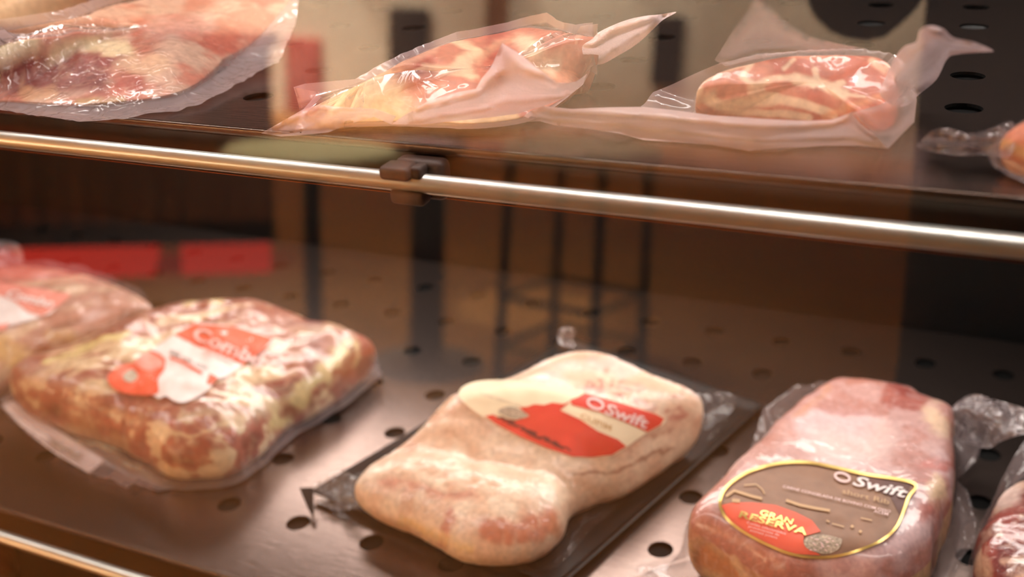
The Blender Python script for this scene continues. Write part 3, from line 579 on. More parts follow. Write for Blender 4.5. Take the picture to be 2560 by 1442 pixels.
def colC(V, px, py, s):
    n = fbm(V, 26, 4, 83); c = np.repeat(lin((206, 158, 150))[None], len(V), 0); c = mixc(c, (228, 192, 192), sstep(-.15, .25, n)); c = mixc(c, (186, 116, 100), sstep(.12, .4, fbm(V, 45, 4, 87)) * .65)  # pale pink over rose, with brown mottling
    edge = sstep(.86, .97, s) ; c = mixc(c, (186, 98, 76), edge * .6 * sstep(-.3, .2, fbm(V, 40, 2, 88)))
    side = (s > .985).astype(float); c = mixc(c, (228, 188, 142), side); c = mixc(c, (142, 82, 52), side * sstep(.0, .35, fbm(V * np.array([1, 1, .3]), 38, 3, 89)) * .9)
    F = [([(1780, 1320), (1850, 1380), (2000, 1425)], 44, (190, 116, 98), 30, .7), ([(1840, 1190), (1900, 1130), (1960, 1080)], 26, (198, 138, 122), 24, .6), ([(2290, 1180), (2320, 1290)], 24, (190, 118, 106), 20, .55), ([(2080, 1110), (2180, 1140)], 18, (214, 162, 152), 18, .5), ([(2235, 985), (2290, 1000)], 30, (168, 82, 66), 12, .9), ([(2240, 960), (2265, 970)], 14, (150, 60, 48), 8, .8), ([(2330, 1035), (2350, 1070)], 26, (238, 204, 170), 16, .8), ([(2310, 1165), (2365, 1170)], 14, (192, 98, 84), 10, .8), ([(2340, 1215), (2350, 1255)], 24, (242, 208, 170), 12, .85),
         ([(2060, 1110), (2120, 1130), (2200, 1100)], 40, (246, 214, 206), 34, .6), ([(2360, 1265), (2300, 1285)], 20, (186, 100, 84), 12, .7), ([(1800, 1215), (1760, 1290), (1740, 1330)], 22, (196, 124, 104), 16, .6), ([(1820, 1170), (1900, 1090)], 10, (226, 186, 176), 10, .6),
         ([(1760, 1390), (1830, 1430)], 16, (206, 128, 84), 10, .8), ([(1830, 1400), (1870, 1440)], 12, (240, 200, 160), 8, .8), ([(2070, 960), (2040, 1000), (1985, 1040)], 8, (210, 150, 120), 8, .7), ([(2120, 945), (2200, 952)], 8, (190, 120, 100), 6, .7)]
    return features(c, V, px, py, F, wob=22)
slC.build('meat', colC, meat_mat('mottled_rib_meat', (236, 200, 196), 90, .5, .66, bump=.3, coat=.15, coat_rough=.3), pc)
rimC = [(1955, 990, .030), (2000, 962, .036), (2075, 950, .030), (2190, 965, .024), (2290, 990, .024), (2380, 1040, .026), (2455, 1110, .016), (2440, 1150, .010), (2385, 1190, .006), (2420, 1240, .004), (2440, 1290, .004), (2438, 1350, .004), (2400, 1400, .003), (2380, 1450, .003), (2360, 1520, .003), (2200, 1610, .003),
        (1950, 1600, .003), (1800, 1540, .003), (1700, 1460, .003), (1600, 1432, .006), (1578, 1405, .006), (1650, 1395, .006), (1700, 1375, .008), (1715, 1300, .02), (1780, 1220, .026), (1870, 1130, .02), (1885, 1100, .014), (1912, 1020, .02)]
film_over('plastic_film', slC, rimC, FILM_CLEAR, pc, na=560, seed=22, fold=.005, milk_out=.9)
sheet('film_tail', kpts([(2370, 1040, .042), (2400, 1000, .050), (2440, 985, .054), (2490, 1000, .056), (2570, 1020, .060), (2640, 1030, .060), (2640, 1070, .056), (2560, 1085, .052), (2510, 1100, .046), (2470, 1120, .036), (2430, 1110, .032), (2395, 1100, .030)], DECK), FILM_CRINK, pc, step=7, amp=.008, freq=75, milk=1.7, seed=33)
LC = Label(slC, DECK + .056)
oC = [(1800, 1262), (1808, 1228), (1835, 1200), (1880, 1175), (1950, 1157), (2020, 1155), (2090, 1168), (2160, 1184), (2284, 1207), (2270, 1245), (2245, 1310), (2210, 1346), (2160, 1370), (2100, 1388), (2040, 1393), (1980, 1385), (1920, 1362), (1860, 1330), (1818, 1297)]
oCs = smooth_loop(oC, 130); oCs = [tuple(p) for p in oCs]
c1 = LC.patch('sticker', oCs, INK_BROWN, pc, step=8)
LC.ribbon('sticker_rim', oCs, 7, INK_GOLD, c1, lvl=3, close=True)
LC.patch('sticker_panel', [(1803, 1262), (1830, 1256), (1880, 1255), (1940, 1262), (1990, 1280), (2030, 1300), (2052, 1328), (2010, 1340), (2008, 1352), (2040, 1380), (2052, 1388), (1985, 1384), (1920, 1361), (1860, 1330), (1820, 1298)], INK_ORANGE, c1, lvl=1)
LC.patch('sticker_panel', [(2140, 1186), (2278, 1210), (2262, 1250), (2250, 1288), (2225, 1240), (2160, 1215)], INK_DBROWN, c1, lvl=1)
LC.patch('sticker_seal', [(2010, 1350), (2030, 1338), (2060, 1336), (2100, 1345), (2105, 1352), (2096, 1372), (2070, 1384), (2040, 1380), (2015, 1368)], INK_GREY, c1, lvl=2, smooth=30)
for pts, w in (([(1815, 1240), (1835, 1226), (1855, 1232), (1880, 1240), (1905, 1246)], 7), ([(1860, 1212), (1890, 1210), (1905, 1222), (1912, 1234)], 3), ([(1965, 1250), (2000, 1262), (2040, 1270), (2075, 1276)], 7), ([(1830, 1250), (1850, 1252)], 9), ([(2152, 1294), (2180, 1300)], 3), ([(2128, 1313), (2133, 1318)], 7), ([(2148, 1326), (2154, 1330)], 7), ([(2066, 1300), (2074, 1304)], 4), ([(2080, 1308), (2110, 1316)], 3)):
    LC.ribbon('printed_highlight', smooth_loop(pts, 3) if False else pts, w, INK_TAN, c1, lvl=2)
for k in range(22):
    rr = random.Random(k + 300); x = 2022 + rr.random() * 70; y = 1343 + rr.random() * 32
    LC.ribbon('printed_speckle', [(x, y), (x + 6, y + 1.5)], 2.4, INK_PINKW, c1, lvl=3)
LC.ribbon('emblem_ring', [(2106 + 18 * math.cos(a), 1192 + 10 * math.sin(a) + 4 * math.cos(a)) for a in np.linspace(0, 2 * math.pi, 28)[:-1]], 6, INK_PINKW, c1, lvl=3, close=True)
LC.text('printing', 'Swift', (2128, 1210), (54, 13.5), (8, -27), INK_WHITE, c1, size=1.22, bold=.025, shear=.25)
LC.text('printing', 'short Rib', (2104, 1232), (31, 7.5), (3, -17), INK_TAN, c1, size=1.02)
LC.text('small_printing', 'CARNE CONGELADA DE BOVINO COM OSSO', (1956, 1218), (14.0, 3.3), (3, -9.5), INK_PINKW, c1, size=.93, bold=.008)
LC.text('small_printing', 'ACEM', (2184, 1280), (14.5, 3.4), (3, -10), INK_PINKW, c1, size=.95, bold=.01)
LC.text('printing', 'GRAN', (1897, 1285), (25, 7.6), (7, -15), INK_GOLD, c1, size=1.2, bold=.022)
LC.text('printing', 'RESERVA', (1844, 1291), (36, 9.6), (7, -18), INK_GOLD, c1, size=1.2, bold=.028)
for k, t_ in enumerate(('Cortes selecionados', 'provenientes de', 'animais jovens')):
    LC.text('small_printing', t_, (1866 + k * 4, 1308 + k * 9.5), (12.5, 3.6), (3, -9), INK_PINKW, c1, size=.95)

# ============ lower deck, marbled pack cut by the right edge (E)
pe = empty('meat_package', (*onz(np.array(2580.), np.array(1400.), DECK)[:2], DECK), 'dark red marbled meat pack cut off by the right edge of the photo, lower shelf', 'meat package')
E_pts = [(2490, 1262, .030), (2520, 1225, .034), (2600, 1190, .036), (2720, 1200, .036), (2830, 1290, .030), (2850, 1420, .015), (2750, 1560, .01), (2600, 1600, .01), (2500, 1540, .012), (2448, 1470, .014), (2434, 1410, .018), (2438, 1370, .020), (2466, 1312, .026)]
slE = Slab(E_pts, DECK, .042, center=(2620, 1380), nr=90, na=360, lump=.002, lfreq=30, seed=101, p=6, zmid=.3)
def colE(V, px, py, s):
    c = np.repeat(lin((160, 66, 52))[None], len(V), 0); c = mixc(c, (224, 182, 158), sstep(.05, .2, fbm(V, 75, 3, 103))); c = mixc(c, (110, 36, 32), sstep(.1, .4, fbm(V, 50, 3, 105)) * .7)
    return features(c, V, px, py, [([(2505, 1250), (2535, 1235)], 20, (238, 204, 190), 12, .9), ([(2450, 1400), (2470, 1440)], 12, (232, 190, 160), 8, .7), ([(2500, 1400), (2560, 1390)], 8, (226, 184, 160), 6, .8)], wob=16)
slE.build('meat', colE, meat_mat('marbled_meat', (230, 190, 170), 150, .52, .64, bump=.6, coat=.7, coat_rough=.12), pe)
film_over('plastic_film', slE, [(2480, 1255, .02), (2505, 1195, .03), (2530, 1150, .038), (2562, 1100, .045), (2640, 1080, .045), (2760, 1160, .03), (2870, 1280, .02), (2880, 1440, .01), (2760, 1600, .004), (2580, 1620, .004), (2480, 1560, .004), (2434, 1480, .004), (2426, 1400, .010), (2450, 1310, .02)], FILM_CLEAR, pe, seed=35, milk_out=1.0, fold=.002)
# pack on the bottom shelf
pk = empty('meat_package', (*onz(np.array(-80.), np.array(1430.), DECK - .15)[:2], DECK - .15), 'reddish meat pack on the bottom shelf, glimpsed at the bottom left corner', 'meat package')
slK = Slab([(-330, 1330, .03), (-200, 1290, .03), (-60, 1310, .03), (10, 1350, .028), (42, 1400, .02), (20, 1470, .01), (-80, 1520, .01), (-260, 1500, .01), (-350, 1420, .02)], DECK - .15, .035, nr=40, na=160, seed=141)
slK.build('meat', lambda V, px, py, s: streaky(151, .3, (196, 104, 84), (232, 190, 170), (226, 180, 176), haze_k=.4)(V, px, py, s), meat_mat('pink_meat', (236, 200, 180), 70, .5, .66), pk)

# ============ upper shelf
def chop_mat(name, fat, sc=70): return meat_mat(name, fat, sc, .56, .72, bump=.2, rough=.45, coat=.08, coat_rough=.15)
# G: middle chop
pg = empty('meat_package', (*onz(np.array(1180.), np.array(210.), SHELF)[:2], SHELF), 'pink pork chop with yellow fat end in a milky bag, middle of upper shelf', 'meat package')
G_pts = [(750, 292, .006), (790, 255, .012), (830, 225, .018), (914, 190, .024), (999, 140, .028), (1062, 112, .030), (1138, 84, .031), (1230, 68, .032), (1310, 52, .033), (1374, 54, .033), (1445, 66, .033), (1495, 78, .030), (1490, 120, .020), (1470, 160, .012), (1440, 215, .008), (1380, 258, .006), (1324, 280, .006), (1270, 295, .005), (1188, 303, .005), (1083, 300, .005), (970, 298, .005), (860, 302, .005), (780, 312, .004)]
slG = Slab(G_pts, SHELF, .034, center=(1160, 195), nr=150, na=600, lump=.0012, lfreq=30, seed=201, p=5.5, q=2.0, zmid=.84, tilt=(.002,))
def colG(V, px, py, s):
    n = fbm(V, 40, 4, 203); c = np.repeat(lin((192, 98, 78))[None], len(V), 0); c = mixc(c, (220, 140, 118), sstep(-.1, .3, n)); c = mixc(c, (172, 78, 62), sstep(.15, .45, fbm(V * np.array([1, 2, 1]), 45, 4, 207)) * .7)
    F = [([(700, 320), (800, 260), (880, 240), (960, 280)], 75, (238, 214, 168), 34, 1.0), ([(860, 250), (960, 275)], 38, (236, 206, 148), 20, .9), ([(1140, 100), (1190, 130), (1150, 160), (1180, 190)], 13, (240, 208, 170), 9, .9), ([(1060, 165), (1120, 170), (1160, 160)], 10, (238, 200, 166), 8, .8), ([(1190, 150), (1240, 110), (1300, 90)], 12, (226, 176, 140), 10, .6),
         ([(1310, 105), (1340, 140), (1400, 180)], 26, (246, 220, 186), 18, .85), ([(1080, 304), (1180, 306), (1290, 292)], 14, (240, 206, 158), 8, .95), ([(1040, 185), (1120, 200)], 18, (182, 92, 74), 12, .8), ([(1220, 75), (1400, 68)], 14, (190, 96, 78), 10, .7), ([(1400, 190), (1430, 160)], 18, (226, 130, 96), 10, .7),
         ([(960, 190), (1010, 160), (1090, 120)], 8, (240, 190, 160), 8, .7), ([(1010, 220), (1100, 218)], 16, (214, 120, 90), 12, .6), ([(1120, 180), (1200, 190)], 7, (240, 206, 170), 6, .7)]
    return features(c, V, px, py, F, wob=14)
slG.build('meat', colG, chop_mat('chop_meat', (240, 200, 170)), pg)
rimG = [(700, 322, .002), (752, 282, .009), (806, 236, .016), (880, 198, .021), (1000, 135, .027), (1140, 80, .031), (1260, 62, .033), (1336, 40, .037), (1380, 52, .034), (1450, 62, .032), (1500, 78, .029), (1487, 130, .018), (1474, 180, .012), (1458, 210, .009), (1420, 242, .006), (1350, 268, .004), (1270, 300, .002), (1100, 308, .002), (980, 309, .002), (880, 311, .002), (780, 322, .002)]
film_over('plastic_film', slG, rimG, FILM_MILK, pg, na=560, seed=41, fold=.0022, milk_out=1.0, milk_in=.06)
sheet('film_tail', kpts([(653, 333, .001), (690, 312, .006), (758, 273, .011), (800, 262, .019), (860, 268, .021), (940, 272, .019), (990, 290, .014), (978, 311, .004), (935, 292, .010), (880, 308, .004), (821, 331, .001), (740, 339, .001), (703, 341, .001)], SHELF), FILM_MILK, pg, step=9, amp=.003, freq=80, milk=.8, seed=42, sm=False)
sheet('film_flap', kpts([(1455, 118, .026), (1480, 98, .030), (1501, 78, .034), (1560, 52, .038), (1610, 40, .040), (1650, 36, .040), (1691, 30, .041), (1660, 48, .038), (1644, 62, .036), (1610, 95, .030), (1581, 118, .026), (1540, 142, .020), (1505, 160, .015), (1470, 158, .014)], SHELF), FILM_EMB, pg, step=9, amp=.0015, milk=1.5, seed=43)
sheet('film_flap', kpts([(978, 311, .008), (1015, 286, .015), (1075, 250, .020), (1146, 230, .024), (1190, 222, .026), (1205, 195, .029), (1226, 170, .032), (1256, 108, .041), (1300, 135, .040), (1357, 181, .036), (1391, 207, .031), (1420, 208, .027), (1442, 203, .023), (1468, 184, .019), (1458, 208, .015), (1420, 242, .013), (1350, 268, .011), (1290, 285, .010), (1200, 296, .009), (1110, 305, .008), (1050, 312, .007)], SHELF), FILM_EMB, pg, step=11, amp=.0012, milk=1.1, seed=45, sm=False)
# H: right chop
ph = empty('meat_package', (*onz(np.array(2000.), np.array(230.), SHELF)[:2], SHELF), 'round marbled pork chop in a milky bag with raised corner, right of upper shelf', 'meat package')
H_pts = [(1735, 255, .012), (1738, 220, .018), (1760, 190, .022), (1810, 165, .025), (1896, 143, .027), (1990, 130, .028), (2087, 126, .028), (2180, 128, .028), (2225, 142, .027), (2240, 180, .022), (2245, 240, .014), (2242, 285, .008), (2220, 318, .005), (2190, 322, .005), (2120, 312, .005), (2013, 303, .005), (1911, 297, .005), (1833, 288, .006), (1765, 280, .008)]
slH = Slab(H_pts, SHELF, .029, center=(1990, 215), nr=150, na=600, lump=.0008, lfreq=30, seed=221, p=11, q=2.2, zmid=.86, tilt=(.0012,))
def colH(V, px, py, s):
    n = fbm(V, 45, 4, 223); c = np.repeat(lin((188, 92, 76))[None], len(V), 0); c = mixc(c, (212, 132, 112), sstep(-.1, .3, n)); c = mixc(c, (178, 84, 68), sstep(.15, .45, fbm(V, 60, 4, 227)) * .6)
    fat = (248, 218, 186)
    F = [([(1740, 250), (1745, 205), (1790, 175), (1870, 152)], 13, fat, 8, .95), ([(1740, 230), (1800, 270), (1860, 262), (1930, 245)], 15, fat, 8, .95), ([(1930, 243), (2010, 262), (2080, 285)], 11, fat, 6, .95), ([(1880, 160), (1860, 195), (1890, 215), (1930, 200), (1990, 195)], 7, fat, 6, .9), ([(1990, 200), (2040, 205), (2080, 222), (2110, 232)], 13, fat, 8, .95),
         ([(2035, 175), (2042, 200), (2030, 215)], 7, fat, 5, .9), ([(2080, 215), (2110, 205)], 7, fat, 5, .85), ([(2100, 228), (2160, 240)], 4, fat, 4, .8), ([(1960, 175), (1985, 150)], 5, fat, 5, .8), ([(2225, 150), (2215, 175), (2180, 150)], 8, (244, 196, 168), 7, .9), ([(1845, 285), (1950, 282), (2020, 296)], 9, fat, 6, .9), ([(2120, 280), (2170, 300), (2215, 300)], 18, (214, 96, 62), 10, .8),
         ([(2200, 250), (2225, 270)], 14, (224, 120, 84), 10, .8), ([(2060, 290), (2130, 262), (2200, 240)], 9, (226, 150, 112), 8, .8), ([(1880, 235), (1905, 225)], 8, fat, 6, .7), ([(1960, 140), (2090, 138)], 6, (228, 150, 122), 6, .7)]
    return features(c, V, px, py, F, wob=9)
slH.build('meat', colH, chop_mat('marbled_chop_meat', (242, 200, 170)), ph)
rimH = [(1600, 266, .004), (1638, 230, .008), (1755, 175, .018), (1800, 156, .022), (1900, 137, .026), (2000, 125, .027), (2160, 121, .027), (2236, 134, .026), (2265, 155, .021), (2284, 200, .014), (2292, 250, .008), (2284, 305, .005), (2240, 340, .003), (2190, 336, .003), (2100, 322, .003), (2000, 314, .003), (1900, 308, .003), (1820, 300, .003), (1740, 292, .003), (1660, 286, .003)]
film_over('plastic_film', slH, rimH, FILM_MILK, ph, na=560, seed=51, fold=.002, milk_out=.55, milk_in=.0)
sheet('film_flap', kpts([(1292, 306, .001), (1324, 278, .008), (1357, 265, .011), (1430, 272, .010), (1520, 268, .011), (1610, 267, .012), (1700, 277, .012), (1780, 288, .012), (1911, 297, .012), (2013, 302, .012), (2080, 299, .014), (2130, 281, .018), (2150, 308, .012), (2190, 340, .006), (2218, 371, .001), (2146, 364, .001), (2068, 364, .001), (1960, 370, .001), (1872, 376, .0008), (1780, 362, .001), (1697, 355, .001), (1610, 350, .001), (1547, 333, .002), (1470, 322, .002), (1391, 314, .002), (1350, 303, .002)], SHELF), FILM_EMB, ph, step=11, amp=.0012, milk=.95, seed=55, sm=False)
sheet('film_flap', kpts([(1786, 150, .024), (1830, 80, .045), (1870, 30, .062), (1892, -10, .074), (1925, 20, .068), (1970, 60, .056), (2025, 92, .046), (2090, 108, .038), (2162, 121, .031), (2100, 127, .029), (1990, 132, .029), (1896, 146, .027), (1815, 166, .024)], SHELF), FILM_EMB, ph, step=11, amp=.0010, milk=.35, seed=57, sm=False)
sheet('film_flap', kpts([(2215, 190, .022), (2240, 140, .034), (2262, 115, .040), (2290, 104, .044), (2300, 75, .050), (2326, 64, .053), (2357, 72, .052), (2384, 94, .047), (2435, 105, .045), (2484, 127, .040), (2450, 131, .038), (2400, 135, .036), (2369, 146, .032), (2341, 199, .018), (2298, 236, .008), (2270, 262, .010), (2235, 265, .012), (2200, 235, .022)], SHELF), FILM_EMB, ph, step=10, amp=.0022, freq=45, milk=.75, seed=59)
sheet('film_flap', kpts([(2130, 281, .016), (2200, 262, .014), (2270, 220, .014), (2292, 235, .010), (2286, 305, .006), (2247, 344, .003), (2220, 372, .0012), (2190, 340, .005)], SHELF), FILM_EMB, ph, step=10, amp=.0010, milk=.5, seed=60, sm=False)
# I: right edge sleeve
pi_ = empty('meat_package', (*onz(np.array(2600.), np.array(370.), SHELF)[:2], SHELF), 'orange coloured meat in a twisted clear sleeve at the right end of upper shelf', 'meat package')
def outl(l, base, k=1.0): return [(*[float(v) for v in proj(np.array([x, y, base + z * k]))], z * k) for x, y, z in l]
I_plan = [(.0165, .392, .010), (.021, .401, .012), (.033, .405, .013), (.060, .409, .013), (.092, .404, .012), (.102, .390, .010), (.085, .377, .009), (.055, .373, .009), (.036, .376, .009), (.025, .382, .009), (.0185, .387, .009)]
I_pts = outl(I_plan, SHELF)
slI = Slab(I_pts, SHELF, .023, center=(2640, 380), nr=70, na=300, lump=.001, seed=241, p=3.2, q=2.0, zmid=.35)
def colI(V, px, py, s):
    c = np.repeat(lin((222, 132, 92))[None], len(V), 0); c = mixc(c, (236, 172, 132), sstep(-.1, .3, fbm(V, 50, 3, 243))); return features(c, V, px, py, [([(2510, 360), (2560, 380)], 14, (236, 190, 110), 10, .7)], wob=8)
slI.build('meat', colI, chop_mat('orange_meat', (240, 190, 150)), pi_)
film_over('plastic_film', slI, outl([(.012, .393, .008), (.019, .406, .010), (.033, .411, .012), (.060, .415, .012), (.096, .410, .010), (.108, .390, .006), (.088, .372, .003), (.055, .3685, .002), (.034, .371, .002), (.022, .379, .002), (.0145, .386, .004)], SHELF), FILM_MILK, pi_, seed=61, milk_out=.4, milk_in=.25)
sheet('film_tail', kpts([(2290, 367, .006), (2310, 345, .012), (2333, 326, .016), (2372, 320, .018), (2419, 334, .016), (2470, 324, .016), (2529, 303, .017), (2540, 350, .014), (2520, 394, .010), (2458, 388, .008), (2410, 390, .006), (2357, 385, .004), (2320, 378, .004)], SHELF), FILM_CRINK, pi_, step=8, amp=.004, freq=80, milk=1.2, seed=63)
# F: large cut at the left
pf = empty('meat_package', (*onz(np.array(280.), np.array(120.), SHELF)[:2], SHELF), 'large red bone-in steak in a shiny wrinkled bag, left part of upper shelf', 'meat package')
F_pts = [(-340, 200, .012), (-300, 110, .030), (-120, 110, .034), (0, 92, .036), (100, 55, .037), (200, 22, .037), (336, -20, .037), (480, -55, .037), (620, -60, .035), (720, -30, .030), (725, 10, .024), (690, 60, .016), (620, 105, .012), (560, 140, .010), (500, 195, .008), (430, 228, .007), (330, 245, .006), (220, 252, .006), (120, 252, .006), (0, 246, .006), (-160, 250, .006), (-300, 245, .006)]
slF = Slab(F_pts, SHELF, .038, center=(240, 105), nr=130, na=560, lump=.0014, lfreq=26, seed=261, p=6, q=2.0, zmid=.8, tilt=(.0015,))
def colF(V, px, py, s):
    c = np.repeat(lin((212, 132, 108))[None], len(V), 0); c = mixc(c, (226, 184, 158), sstep(-.15, .2, fbm(V, 30, 4, 263))); c = mixc(c, (196, 92, 66), sstep(.15, .4, fbm(V, 45, 3, 267)) * .8)
    F = [([(-200, 160), (40, 158), (180, 156), (300, 150)], 18, (150, 56, 44), 8, .95), ([(-200, 205), (20, 200), (130, 190), (240, 200)], 36, (128, 36, 26), 18, .95), ([(-150, 118), (0, 122), (150, 116), (300, 118), (330, 132)], 19, (250, 226, 180), 8, 1.0), ([(310, 170), (340, 160), (400, 165)], 24, (238, 196, 156), 14, .8), ([(300, 195), (345, 205)], 22, (176, 72, 48), 12, .8),
         ([(340, 100), (350, 130), (400, 90)], 20, (190, 96, 62), 16, .7), ([(60, 235), (130, 228)], 16, (226, 176, 132), 10, .8), ([(480, 15), (520, 5)], 22, (200, 84, 52), 14, .7), ([(660, 5), (700, -5)], 14, (190, 62, 46), 10, .8), ([(100, 75), (220, 65)], 10, (178, 92, 70), 12, .5), ([(440, 60), (470, 80)], 14, (190, 92, 70), 12, .5), ([(380, 75), (520, 60)], 24, (236, 196, 184), 18, .5),
         ([(200, 262), (300, 255)], 14, (200, 180, 120), 8, .6)]
    return features(c, V, px, py, F, wob=16)
slF.build('meat', colF, chop_mat('steak_meat', (236, 190, 160)), pf)
rimF = [(-380, 260, .004), (-360, 100, .03), (-130, 90, .034), (0, 78, .038), (100, 42, .038), (200, 10, .038), (336, -35, .04), (480, -70, .04), (640, -80, .04), (740, -50, .036), (746, 0, .030), (738, 66, .018), (719, 111, .012), (689, 161, .006), (600, 205, .004), (504, 257, .003), (403, 284, .002), (302, 297, .0015), (201, 304, .0012), (134, 296, .002), (60, 282, .003), (0, 275, .003), (-200, 270, .003)]
film_over('plastic_film', slF, rimF, film_mat('glossy_bag_film', milk_gain=.5, gloss=.34, wr=75, dist=.0018, base=.03, rough=.06), pf, na=600, seed=71, fold=.003, milk_out=.9, milk_in=.12, nout=34)
# J: pack behind it
pj = empty('meat_package', (*onz(np.array(20.), np.array(20.), SHELF)[:2], SHELF), 'pale meat pack behind the large steak, at the top left corner', 'meat package')
J_pts = [(-300, 40, .02), (-260, -30, .04), (-100, -80, .05), (60, -95, .05), (180, -80, .048), (230, -50, .04), (215, -12, .026), (150, 20, .016), (90, 44, .012), (0, 72, .010), (-150, 95, .010), (-270, 90, .010)]
slJ = Slab(J_pts, SHELF, .052, center=(-10, 0), nr=60, na=260, lump=.002, seed=281, p=5, zmid=.3)
slJ.build('meat', lambda V, px, py, s: features(streaky(285, .3, (222, 160, 130), (236, 202, 164), (232, 196, 186), haze_k=.5)(V, px, py, s), V, px, py, [([(-100, 90), (0, 66), (100, 30), (220, -20)], 20, (176, 142, 112), 8, .8)], 6), chop_mat('pale_pack_meat', (240, 206, 180)), pj)  # grey-brown band paints in the shading along the film's side
film_over('plastic_film', slJ, [(-320, 110, .004), (-290, -60, .04), (-100, -110, .05), (60, -120, .05), (240, -100, .05), (270, -60, .03), (240, -5, .01), (150, 35, .006), (60, 66, .005), (0, 88, .004), (-200, 125, .004)], FILM_CLEAR, pj, seed=83, milk_out=.5, milk_in=.2)

# ------------------------------------------------------------------ the shop behind the viewer (seen mirrored in the sloping glass)
def mir(px, py, z=0.0):
    d = ray(np.array(float(px)), np.array(float(py))); t = np.dot(g0 - EYE, gn) / np.dot(d, gn); q = EYE + d * t; r = d - 2 * np.dot(d, gn) * gn
    return q + r * ((z - q[2]) / r[2])
FLOOR = principled('tan_floor', (196, 136, 80), rough=.85, spec=.1, nscale=3, namt=.10)
WALLM = principled('shop_wall', (242, 222, 196), rough=.8, spec=.1, nscale=2, namt=.1)
WOOD = principled('dark_wood', (136, 84, 50), rough=.5, nscale=12, namt=.25, stretch=(1, 1, .1))
SEATG = principled('pale_green_seat', (250, 240, 190), rough=.4, nscale=5, namt=.05)
METAL = principled('dark_leg_metal', (44, 30, 24), rough=.4, metal=.4); CHROME = principled('chrome_rest', (210, 200, 150), rough=.25, metal=.7)
REDP = principled('red_paint', (200, 40, 34), rough=.4); REDL = emit_mat('red_light', (1.0, .045, .025), 3.4); CLOTH = principled('black_cloth', (14, 12, 11), rough=.9); SKIN = principled('skin', (190, 130, 100), rough=.5)
tag(MB().box(-9, 4, -9.5, 1.2, -.04, 0).build('floor', FLOOR), kind='structure')
tag(MB().box(-9, 4, -9.6, -9.5, 0, 3.2).build('wall_rear', WALLM), kind='structure')
tag(MB().box(-9.1, -9, -9.5, 1.2, 0, 3.2).build('wall_left', WALLM), kind='structure')
tag(MB().box(-9, 4, 1.2, 1.3, 0, 3.2).build('wall_behind_case', WALLM), kind='structure')
tag(MB().box(-9, 4, -9.5, 1.2, 3.2, 3.3).build('ceiling', WALLM), kind='structure')
for (x, y, z, tx, ty, tz, e, sp) in ((-1.9, -2.2, 3.1, -1.9, -2.5, 0, 40, 75), (-4.0, -2.6, 3.1, -4.0, -2.8, 0, 20, 90), (-1.0, -8.3, 3.0, -1.0, -9.5, 1.0, 55, 80), (-3.6, -8.3, 3.0, -3.6, -9.5, 1.0, 110, 80), (-6.9, -8.3, 3.0, -6.9, -9.5, 1.0, 320, 80), (-7.8, -5.5, 3.0, -9.0, -5.5, 1.0, 380, 80)):
    l_ = area('shop_fill', (x, y, z), (tx, ty, tz), 1.8, .6, e, WARM if ty > -6 else (1.0, .93, .82)); l_.data.spread = math.radians(sp)  # unseen lamps added to brighten floor and walls in the mirror image
# slatted counter with red band at its foot
k0, k1 = mir(-40, 705), mir(690, 682); kd = (k1 - k0)[:2]; kl = float(np.hypot(*kd)); ka = math.atan2(kd[1], kd[0])
counter = empty('shop_counter', (k0[0], k0[1], 0), 'dark slatted counter with red band at its foot, mirrored in the glass', 'counter')
def rot(mb):
    c, s = math.cos(ka), math.sin(ka); mb.V = [(k0[0] + x * c - y * s, k0[1] + x * s + y * c, z) for x, y, z in mb.V]; return mb
sgn = -1
rot(MB().box(-2, kl, -.5, -.03, .16, 1.0)).build('cabinet', WOOD, counter)
m_ = MB()
for i in range(34): m_.box(-2 + i * (kl + 2) / 34, -2 + i * (kl + 2) / 34 + .05, -.03, 0, .24, 1.0)
rot(m_).build('slats', WOOD, counter); rot(MB().box(-2, kl, -.48, .0, .14, .24)).build('plinth', BLACK, counter)
for a, b in ((-1.9, kl * .56), (kl * .66, kl * .98)): rot(MB().box(a, b, -.45, -.01, 0, .14)).build('red_light_band', REDL, counter)
rot(MB().box(-2.05, kl + .03, -.55, .03, 1.0, 1.05)).build('worktop', WOOD, counter)
def stool(c, rs, h, feet, w, label, top=SEATG):
    t = empty('bar_stool', (c[0], c[1], 0), label, 'stool', None)
    MB().lathe((c[0], c[1], h - .05), [(rs * .9, 0), (rs, .01), (rs, .04), (rs * .94, .05)], 40).build('seat', top, t, smooth=False)
    up_ = [np.array([c[0] + (f[0] - c[0]) * .92, c[1] + (f[1] - c[1]) * .92, h - .045]) for f in feet]; ft = [np.array([f[0], f[1], 0.0]) for f in feet]
    for a, b in zip(ft, up_): MB().tube([a, b], w, 8).build('leg', METAL, t)
    for i in range(4):
        for k, hh in enumerate((.12, .30)):
            a, b = [ft[q] + (up_[q] - ft[q]) * hh / h for q in (i, (i + 1) % 4)]; MB().tube([a, b], .010, 8).build('footrest', CHROME if (i + k) % 2 else METAL, t)
def sq(a, c): a, c = np.array(a[:2]), np.array(c[:2]); d = a - c; return [c + d, c + np.array([-d[1], d[0]]), c - d, c + np.array([d[1], -d[0]])]
f1, f2 = mir(1242, 950)[:2], mir(1600, 935)[:2]; cc = (f1 + f2) / 2
stool(cc, .25, .77, sq(f1, cc), .017, 'bar stool with pale round seat on square legs, mirrored right of the brown clip')
def pedestal(c, rs, w, label, top):
    t = empty('pedestal_stool', (c[0], c[1], 0), label, 'stool')
    MB().lathe((c[0], c[1], .72), [(rs * .9, 0), (rs, .01), (rs, .04), (rs * .94, .05)], 40).build('seat', top, t)
    MB().tube([(c[0], c[1], .02), (c[0], c[1], .72)], w, 20).build('column', METAL, t, smooth=True); MB().lathe((c[0], c[1], 0), [(.19, 0), (.19, .012), (.04, .03)], 36).build('base', METAL, t)
